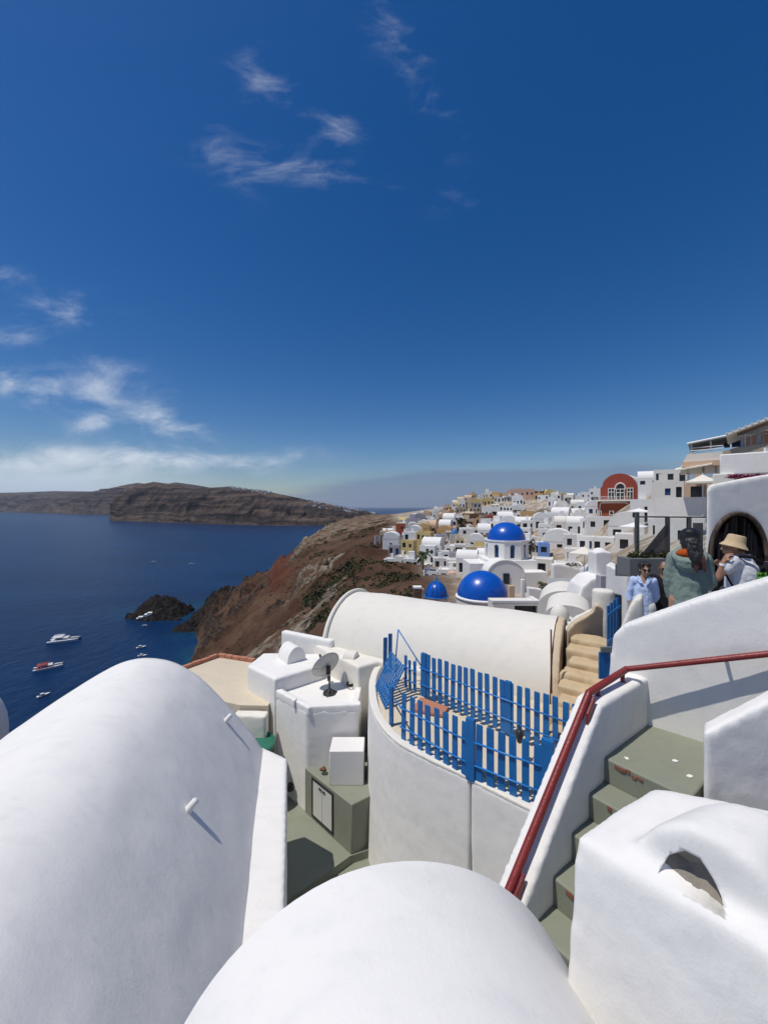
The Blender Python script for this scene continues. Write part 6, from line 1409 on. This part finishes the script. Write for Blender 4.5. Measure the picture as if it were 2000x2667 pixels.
def hand_(m, w, d, nrm, s_=1.0, curl=.5, side=1):
    """wrist point, direction of the hand, direction the palm faces"""
    w, d, nrm = Vector(w), Vector(d).normalized(), Vector(nrm).normalized(); nrm = (nrm - d * nrm.dot(d)).normalized(); x = d.cross(nrm) * side
    Q = Matrix((x, nrm, d)).transposed(); m.ell(w + d * .045 * s_, (.040 * s_, .017 * s_, .052 * s_), Q, 14, 10)
    for i, (o_, L_) in enumerate(((-.029, .062), (-.010, .072), (.010, .068), (.028, .054))):
        b0 = w + d * .082 * s_ + x * o_ * s_; d1 = (d + nrm * curl * .6).normalized(); b1 = b0 + d1 * L_ * .55 * s_; d2 = (d + nrm * curl * 1.7).normalized(); b2_ = b1 + d2 * L_ * .5 * s_
        cap_(m, b0 - d * .012, b1, .0095 * s_, .0088 * s_, n=8); cap_(m, b1, b2_, .0088 * s_, .0075 * s_, n=8)
    t0 = w + d * .028 * s_ - x * .034 * s_; t1 = t0 + (d * .6 - x * .55 + nrm * .3).normalized() * .038 * s_; cap_(m, t0, t1, .012 * s_, .0105 * s_, n=8); cap_(m, t1, t1 + (d * .8 - x * .1 + nrm * .5).normalized() * .030 * s_, .0105 * s_, .0085 * s_, n=8)
def finish(m, name, mat, par, loc, vox, it=2, amp=0, size=.12):
    m.v = [q + Vector(loc) for q in m.v]; o = m.build(name, M[mat], par, True); soft(o, vox, it, amp, size, amp * .35); return o
def limb(m, pts, rads, **k):
    for i in range(len(pts) - 1): cap_(m, pts[i], pts[i + 1], rads[i], rads[i + 1], **k)
def base_body(loc, label, skin, hd, hyaw, hpitch, neck0, armL, armR, legs, pel, chest, handL=None, handR=None, group='people on the alley'):
    m = MB(); cap_(m, pel, chest, .12, .125, 1.15, .8); limb(m, [chest, neck0], [.10, .058]); cap_(m, neck0, Vector(hd) + Vector((0, .01, -.05)), .054, .05)
    head_(m, hd, rotm(hyaw, hpitch)); limb(m, armL, [.048, .038, .027]); limb(m, armR, [.048, .038, .027])
    for hip, knee, ank, toe in legs: limb(m, [hip, knee, ank], [.082, .055, .038]); cap_(m, ank, toe, .038, .03)
    if handL: hand_(m, armL[-1], *handL)
    if handR: hand_(m, armR[-1], *handR)
    m.v = [q + Vector(loc) for q in m.v]; o = m.build('person', M[skin], None, True); soft(o, .009, 2, 0, .1, 0)
    tag(o, label, 'person', group); return o
def legset(pel, s_=.095, fwd=-1, spread=.02):
    x, y, z = pel; out = []
    for sg in (-1, 1): out.append(((x + sg * s_, y, z - .04), (x + sg * (s_ + spread), y + fwd * .01, .47), (x + sg * (s_ + spread), y, .085), (x + sg * (s_ + spread * 1.5), y + fwd * .15, .035)))
    return out
# --- woman in the sage green jacket, seen from behind
L1 = Vector((3.18, 4.0, ground_z(4.0) + .0)); L1.z = -1.86
pel = (0, 0, .92); ch_ = (0, .02, 1.22)
aL = [(-.125, .02, 1.33), (-.165, .03, 1.06), (-.155, .05, .86)]; aR = [(.125, .02, 1.33), (.16, .05, 1.06), (.11, .20, .98)]
pw = base_body(L1, 'person in a sage green hooded jacket with long black hair seen from behind', 'skin1', (.005, .05, 1.50), math.pi, .22, (0, .01, 1.40), aL, aR, legset(pel, fwd=1), pel, ch_, ((0, .1, -1), (1, 0, 0), 1, .6, 1), ((-.3, 1, .1), (-1, 0, 0), 1, .8, -1))
m = MB(); cap_(m, (0, .0, .80), (0, .01, 1.20), .150, .135, 1.08, .85); cap_(m, (-.09, .015, 1.30), (.09, .015, 1.30), .078, .078); limb(m, [(-.125, .02, 1.32), (-.17, .03, 1.08), (-.158, .045, .91)], [.068, .060, .046]); limb(m, [(.125, .02, 1.32), (.165, .05, 1.08), (.12, .17, 1.0)], [.068, .060, .048])
m.ell((0, 0, .72), (.178, .16, .13)); jk = finish(m, 'jacket', 'jacket', pw, L1, .014, 3, .022, .10)
m = MB()
for t in np.linspace(0, math.tau, 19)[:-1]: cap_(m, (.115 * math.sin(t), -.035 - .085 * math.cos(t), 1.355 - .055 * math.cos(t)), (.115 * math.sin(t + .35), -.035 - .085 * math.cos(t + .35), 1.355 - .055 * math.cos(t + .35)), .042, .042, n=8)
m.ell((0, -.10, 1.27), (.115, .055, .085)); finish(m, 'hood', 'jacket', jk, L1, .012, 3, .015, .08)
m = MB(); m.ell((-.02, -.075, 1.375), (.095, .060, .055)); finish(m, 'hood_lining', 'lining', jk, L1, .012, 2, .012, .05)
m = MB(); limb(m, [(-.07, 0, .86), (-.085, .01, .47), (-.09, 0, .10)], [.085, .07, .055]); limb(m, [(.07, 0, .86), (.085, .01, .47), (.09, 0, .10)], [.085, .07, .055]); finish(m, 'trousers', 'black_cloth', pw, L1, .014, 2, .01, .1)
m = MB(); m.ell((.005, .035, 1.545), (.095, .11, .100)); m.ell((.01, -.02, 1.475), (.082, .082, .09)); m.ell((.005, .0, 1.59), (.062, .075, .05))
rnd = random.Random(4)
for k in range(9):                                     # the long hair falls over one shoulder
    t = k / 8; m.ell((.018 + .055 * t, -.035 - .105 * min(1, t * 1.4), 1.50 - .22 * t), (.082 - .040 * t, .050 - .022 * t, .060))
for k in range(26):
    x0 = rnd.uniform(-.02, .105); z0 = rnd.uniform(1.40, 1.50); y0 = -.085 - .05 * rnd.random(); cap_(m, (x0 * .9, y0, z0), (.03 + x0 * .75, -.145 - .015 * rnd.random(), z0 - rnd.uniform(.10, .20)), .011, .005, n=6)
hr_ = finish(m, 'hair', 'hair_black', pw, L1, .008, 1, .010, .04)
m = MB()
for k in range(16):
    x0 = rnd.uniform(.035, .115); z0 = rnd.uniform(1.30, 1.37); cap_(m, (x0, -.145, z0), (x0 + rnd.uniform(-.01, .02), -.165, z0 - rnd.uniform(.06, .13)), .012, .005, n=6)
finish(m, 'hair_ends', 'hair_red', hr_, L1, .007, 1, 0)
# --- man in the bucket hat, turned to the sea
L2 = Vector((4.90, 5.30, 0)); L2.z = -2.24
pel = (0, 0, .94); ch_ = (.02, 0, 1.24); hd = (-.06, -.02, 1.51)
aL = [(-.06, -.17, 1.35), (-.19, -.26, 1.13), (-.135, -.24, 1.33)]; aR = [(.08, .13, 1.35), (-.02, .22, 1.12), (-.16, .10, 1.25)]
pm = base_body(L2, 'person in a tan bucket hat and white T-shirt raising a hand to the chin', 'skin2', hd, -1.15, .05, (.0, 0, 1.41), aL, aR, legset(pel, fwd=-.4), pel, ch_, ((.35, .25, 1), (.6, .5, -.2), 1, 1.0, 1), ((-.6, -.5, .5), (0, -1, 0), 1, 1.0, -1))
m = MB(); cap_(m, (.02, 0, .86), (.03, 0, 1.20), .165, .168, 1.0, 1.0); cap_(m, (-.03, -.11, 1.31), (.05, .09, 1.31), .088, .088); limb(m, [(-.055, -.165, 1.335), (-.11, -.205, 1.255)], [.078, .072]); limb(m, [(.075, .125, 1.335), (.04, .165, 1.255)], [.078, .072]); m.ell((.0, 0, 1.38), (.085, .085, .05))
ts = finish(m, 't_shirt', 'tee', pm, L2, .013, 3, .016, .10)
m = MB(); limb(m, [(-.09, 0, .92), (-.11, 0, .47), (-.115, 0, .10)], [.108, .08, .062]); limb(m, [(.09, 0, .92), (.11, 0, .47), (.115, 0, .10)], [.108, .08, .062]); finish(m, 'trousers', 'grey_trouser', pm, L2, .014, 2, .01, .1)
hx = Vector(hd); m = MB(); m.lathe(L2 + hx + Vector((.012, 0, .02)), [(.138, -.030), (.141, -.023), (.104, .026), (.100, .05), (.088, .118), (.070, .128), (.01, .130)], 32, 1.0, 1.0)
Mt = Matrix.Rotation(R(14), 3, 'Y') @ Matrix.Rotation(R(-6), 3, 'X'); cc = L2 + hx; m.v = [Mt @ (q - cc) + cc for q in m.v]; o = m.build('bucket_hat', M['straw'], pm, True, 50); m_ = o.modifiers.new('thick', 'SOLIDIFY'); m_.thickness = .004
m = MB(); m.ell((hd[0] + .045, hd[1] + .02, hd[2] - .005), (.05, .068, .055)); finish(m, 'hair', 'hair_grey', pm, L2, .008, 1, .005, .03)
m = MB(); w0 = Vector(aL[-1]); d = (Vector(aL[-1]) - Vector(aL[-2])).normalized(); m.tube([w0 - d * .05, w0 - d * .02], .036, 14); m.v = [q + L2 for q in m.v]; m.build('watch', M['band'], pm, True, 40)
bp_ = empty('backpack', L2 + Vector((.2, .02, .9)), 'black backpack worn by the person in the bucket hat', 'backpack')
m = MB(); cap_(m, (.225, .03, .98), (.235, .03, 1.26), .10, .085, .8, 1.25); finish(m, 'bag', 'black_cloth', bp_, L2, .014, 3, .01, .1)
m = MB(); m.tube([Vector(p) + L2 for p in ((.20, -.10, 1.32), (.12, -.14, 1.405), (.02, -.15, 1.41), (-.07, -.155, 1.34), (-.125, -.13, 1.18), (-.05, -.165, 1.02), (.10, -.165, .97))], [.022, .022, .022, .02, .012, .01, .01], 8); m.build('strap', M['black_cloth'], bp_, True)
# --- woman in the pale blue shirt
L3 = Vector((4.19, 6.2, 0)); L3.z = -2.51
pel = (0, 0, .92); ch_ = (0, 0, 1.22); hd = (.02, -.02, 1.50)
aL = [(-.165, 0, 1.33), (-.225, -.01, 1.07), (-.185, -.06, .84)]; aR = [(.165, 0, 1.33), (.20, .08, 1.08), (.12, .16, .95)]
pb = base_body(L3, 'person in a pale blue shirt and white trousers wearing dark sunglasses', 'skin1', hd, .35, .02, (.01, 0, 1.40), aL, aR, legset(pel), pel, ch_, ((.12, -.1, -1), (1, -.2, 0), 1, .5, 1), ((-.5, .5, -.6), (0, -1, 0), 1, .5, -1))
m = MB(); cap_(m, (0, 0, .86), (0, 0, 1.20), .152, .138, 1.10, .82); cap_(m, (-.12, 0, 1.305), (.12, 0, 1.305), .072, .072); limb(m, [(-.16, 0, 1.32), (-.23, -.005, 1.08), (-.225, -.02, .99)], [.062, .055, .050]); limb(m, [(.16, 0, 1.32), (.205, .08, 1.08), (.17, .12, 1.0)], [.062, .055, .05]); m.ell((0, 0, .80), (.168, .13, .07))
sh = finish(m, 'shirt', 'shirt_blue', pb, L3, .012, 3, .016, .09)
m = MB(); m.slab([(-.085, -.075, 1.40), (-.01, -.135, 1.30), (-.055, -.13, 1.29), (-.11, -.08, 1.355)], (0, .015, .01)); m.slab([(.085, -.075, 1.40), (.03, -.135, 1.30), (.075, -.13, 1.29), (.12, -.08, 1.355)], (0, .015, .01)); m.v = [q + L3 for q in m.v]; m.build('collar', M['shirt_blue'], sh)
m = MB(); limb(m, [(-.09, 0, .90), (-.11, -.01, .47), (-.115, 0, .10)], [.112, .085, .07]); limb(m, [(.09, 0, .90), (.11, -.01, .47), (.115, 0, .10)], [.112, .085, .07]); finish(m, 'trousers', 'white_trouser', pb, L3, .014, 2, .012, .1)
Mh = rotm(.35, .02); m = MB(); hc = Vector(hd)
m.ell(hc + Mh @ Vector((0, .035, .05)), (.105, .098, .085), Mh); m.ell(hc + Mh @ Vector((0, .055, -.02)), (.095, .065, .085), Mh); m.ell(hc + Mh @ Vector((.035, -.045, .082)), (.06, .05, .035), Mh); m.ell(hc + Mh @ Vector((-.05, -.03, .075)), (.045, .05, .04), Mh)
finish(m, 'hair', 'hair_brown', pb, L3, .008, 1, .016, .035)
def shades(par, loc, hd_, Mx):
    m = MB(); c = Vector(loc) + Vector(hd_)
    for sg in (-1, 1): m.ell(c + Mx @ Vector((sg * .034, -.098, .002)), (.030, .008, .023), Mx, 14, 8); m.tube([c + Mx @ Vector((sg * .062, -.09, .006)), c + Mx @ Vector((sg * .082, .01, .004))], .004, 5)
    m.tube([c + Mx @ Vector((-.01, -.106, .006)), c + Mx @ Vector((.01, -.106, .006))], .004, 5); m.build('sunglasses', M['lens'], par, True)
shades(pb, L3, hd, Mh)
# --- man in black beside her
L4 = Vector((4.66, 6.38, 0)); L4.z = -2.56
hd = (0, -.02, 1.535)
aL = [(-.17, 0, 1.36), (-.30, -.10, 1.20), (-.33, -.22, 1.22)]; aR = [(.17, 0, 1.36), (.22, 0, 1.09), (.20, -.05, .86)]
pk_ = base_body(L4, 'person in black clothes and sunglasses standing behind the pale blue shirt', 'skin2', hd, .15, .0, (0, 0, 1.43), aL, aR, legset((0, 0, .94)), (0, 0, .94), (0, 0, 1.25), ((-.6, -.5, 0), (0, 0, -1), 1, .5, 1), ((0, -.1, -1), (-1, 0, 0), 1, .5, -1))
m = MB(); cap_(m, (0, 0, .88), (0, 0, 1.23), .165, .160, 1.12, .82); cap_(m, (-.13, 0, 1.33), (.13, 0, 1.33), .078, .078); limb(m, [(-.165, 0, 1.35), (-.29, -.09, 1.205)], [.08, .072]); limb(m, [(.165, 0, 1.35), (.215, 0, 1.14)], [.08, .07]); finish(m, 't_shirt', 'black_cloth', pk_, L4, .013, 3, .014, .1)
m = MB(); limb(m, [(-.09, 0, .92), (-.11, -.01, .47), (-.115, 0, .10)], [.11, .08, .065]); limb(m, [(.09, 0, .92), (.11, -.01, .47), (.115, 0, .10)], [.11, .08, .065]); finish(m, 'trousers', 'black_cloth', pk_, L4, .014, 2, .01, .1)
m = MB(); Mh = rotm(.15, 0); m.ell(Vector(hd) + Mh @ Vector((0, .025, .045)), (.085, .092, .075), Mh); finish(m, 'hair', 'hair_grey', pk_, L4, .008, 1, .006, .03); shades(pk_, L4, hd, Mh)

for o, L_ in ((pw, L1), (pm, L2), (pb, L3), (pk_, L4)):        # turn each figure as a whole on its feet
    a_ = -math.atan2(L_.x, L_.y); d = Vector(o.location) - L_; k_ = 1.12 if o is pm else 1.0; o.location = L_ + Matrix.Rotation(a_, 3, 'Z') @ d * k_; o.rotation_euler.z = a_; o.scale = (k_,) * 3 if o is not pb else (.86, .9, 1)
a_ = -math.atan2(L2.x, L2.y); d = Vector(bp_.location) - L2; bp_.location = L2 + Matrix.Rotation(a_, 3, 'Z') @ d * 1.12; bp_.rotation_euler.z = a_; bp_.scale = (1.12,) * 3

# ================================================================== the air between here and the islands
mb = MB(); mb.box((0, 32000, 150), (124000, 76400, 520)); 
hz = bpy.data.objects.new('haze', None)
bpy.data.objects.remove(hz); hz = mb.build('haze', bpy.data.materials.new('thin_sea_haze')); hm = hz.data.materials[0]; hm.use_nodes = True
hn = hm.node_tree; hn.nodes.remove(hn.nodes['Principled BSDF']); pv = hn.nodes.new('ShaderNodeVolumePrincipled'); pv.inputs['Color'].default_value = (.80, .88, 1.0, 1); pv.inputs['Density'].default_value = 3.2e-5; pv.inputs['Anisotropy'].default_value = 0.2
hn.links.new(pv.outputs[0], hn.nodes['Material Output'].inputs['Volume']); tag(hz, kind='stuff'); hz.display_type = 'WIRE'
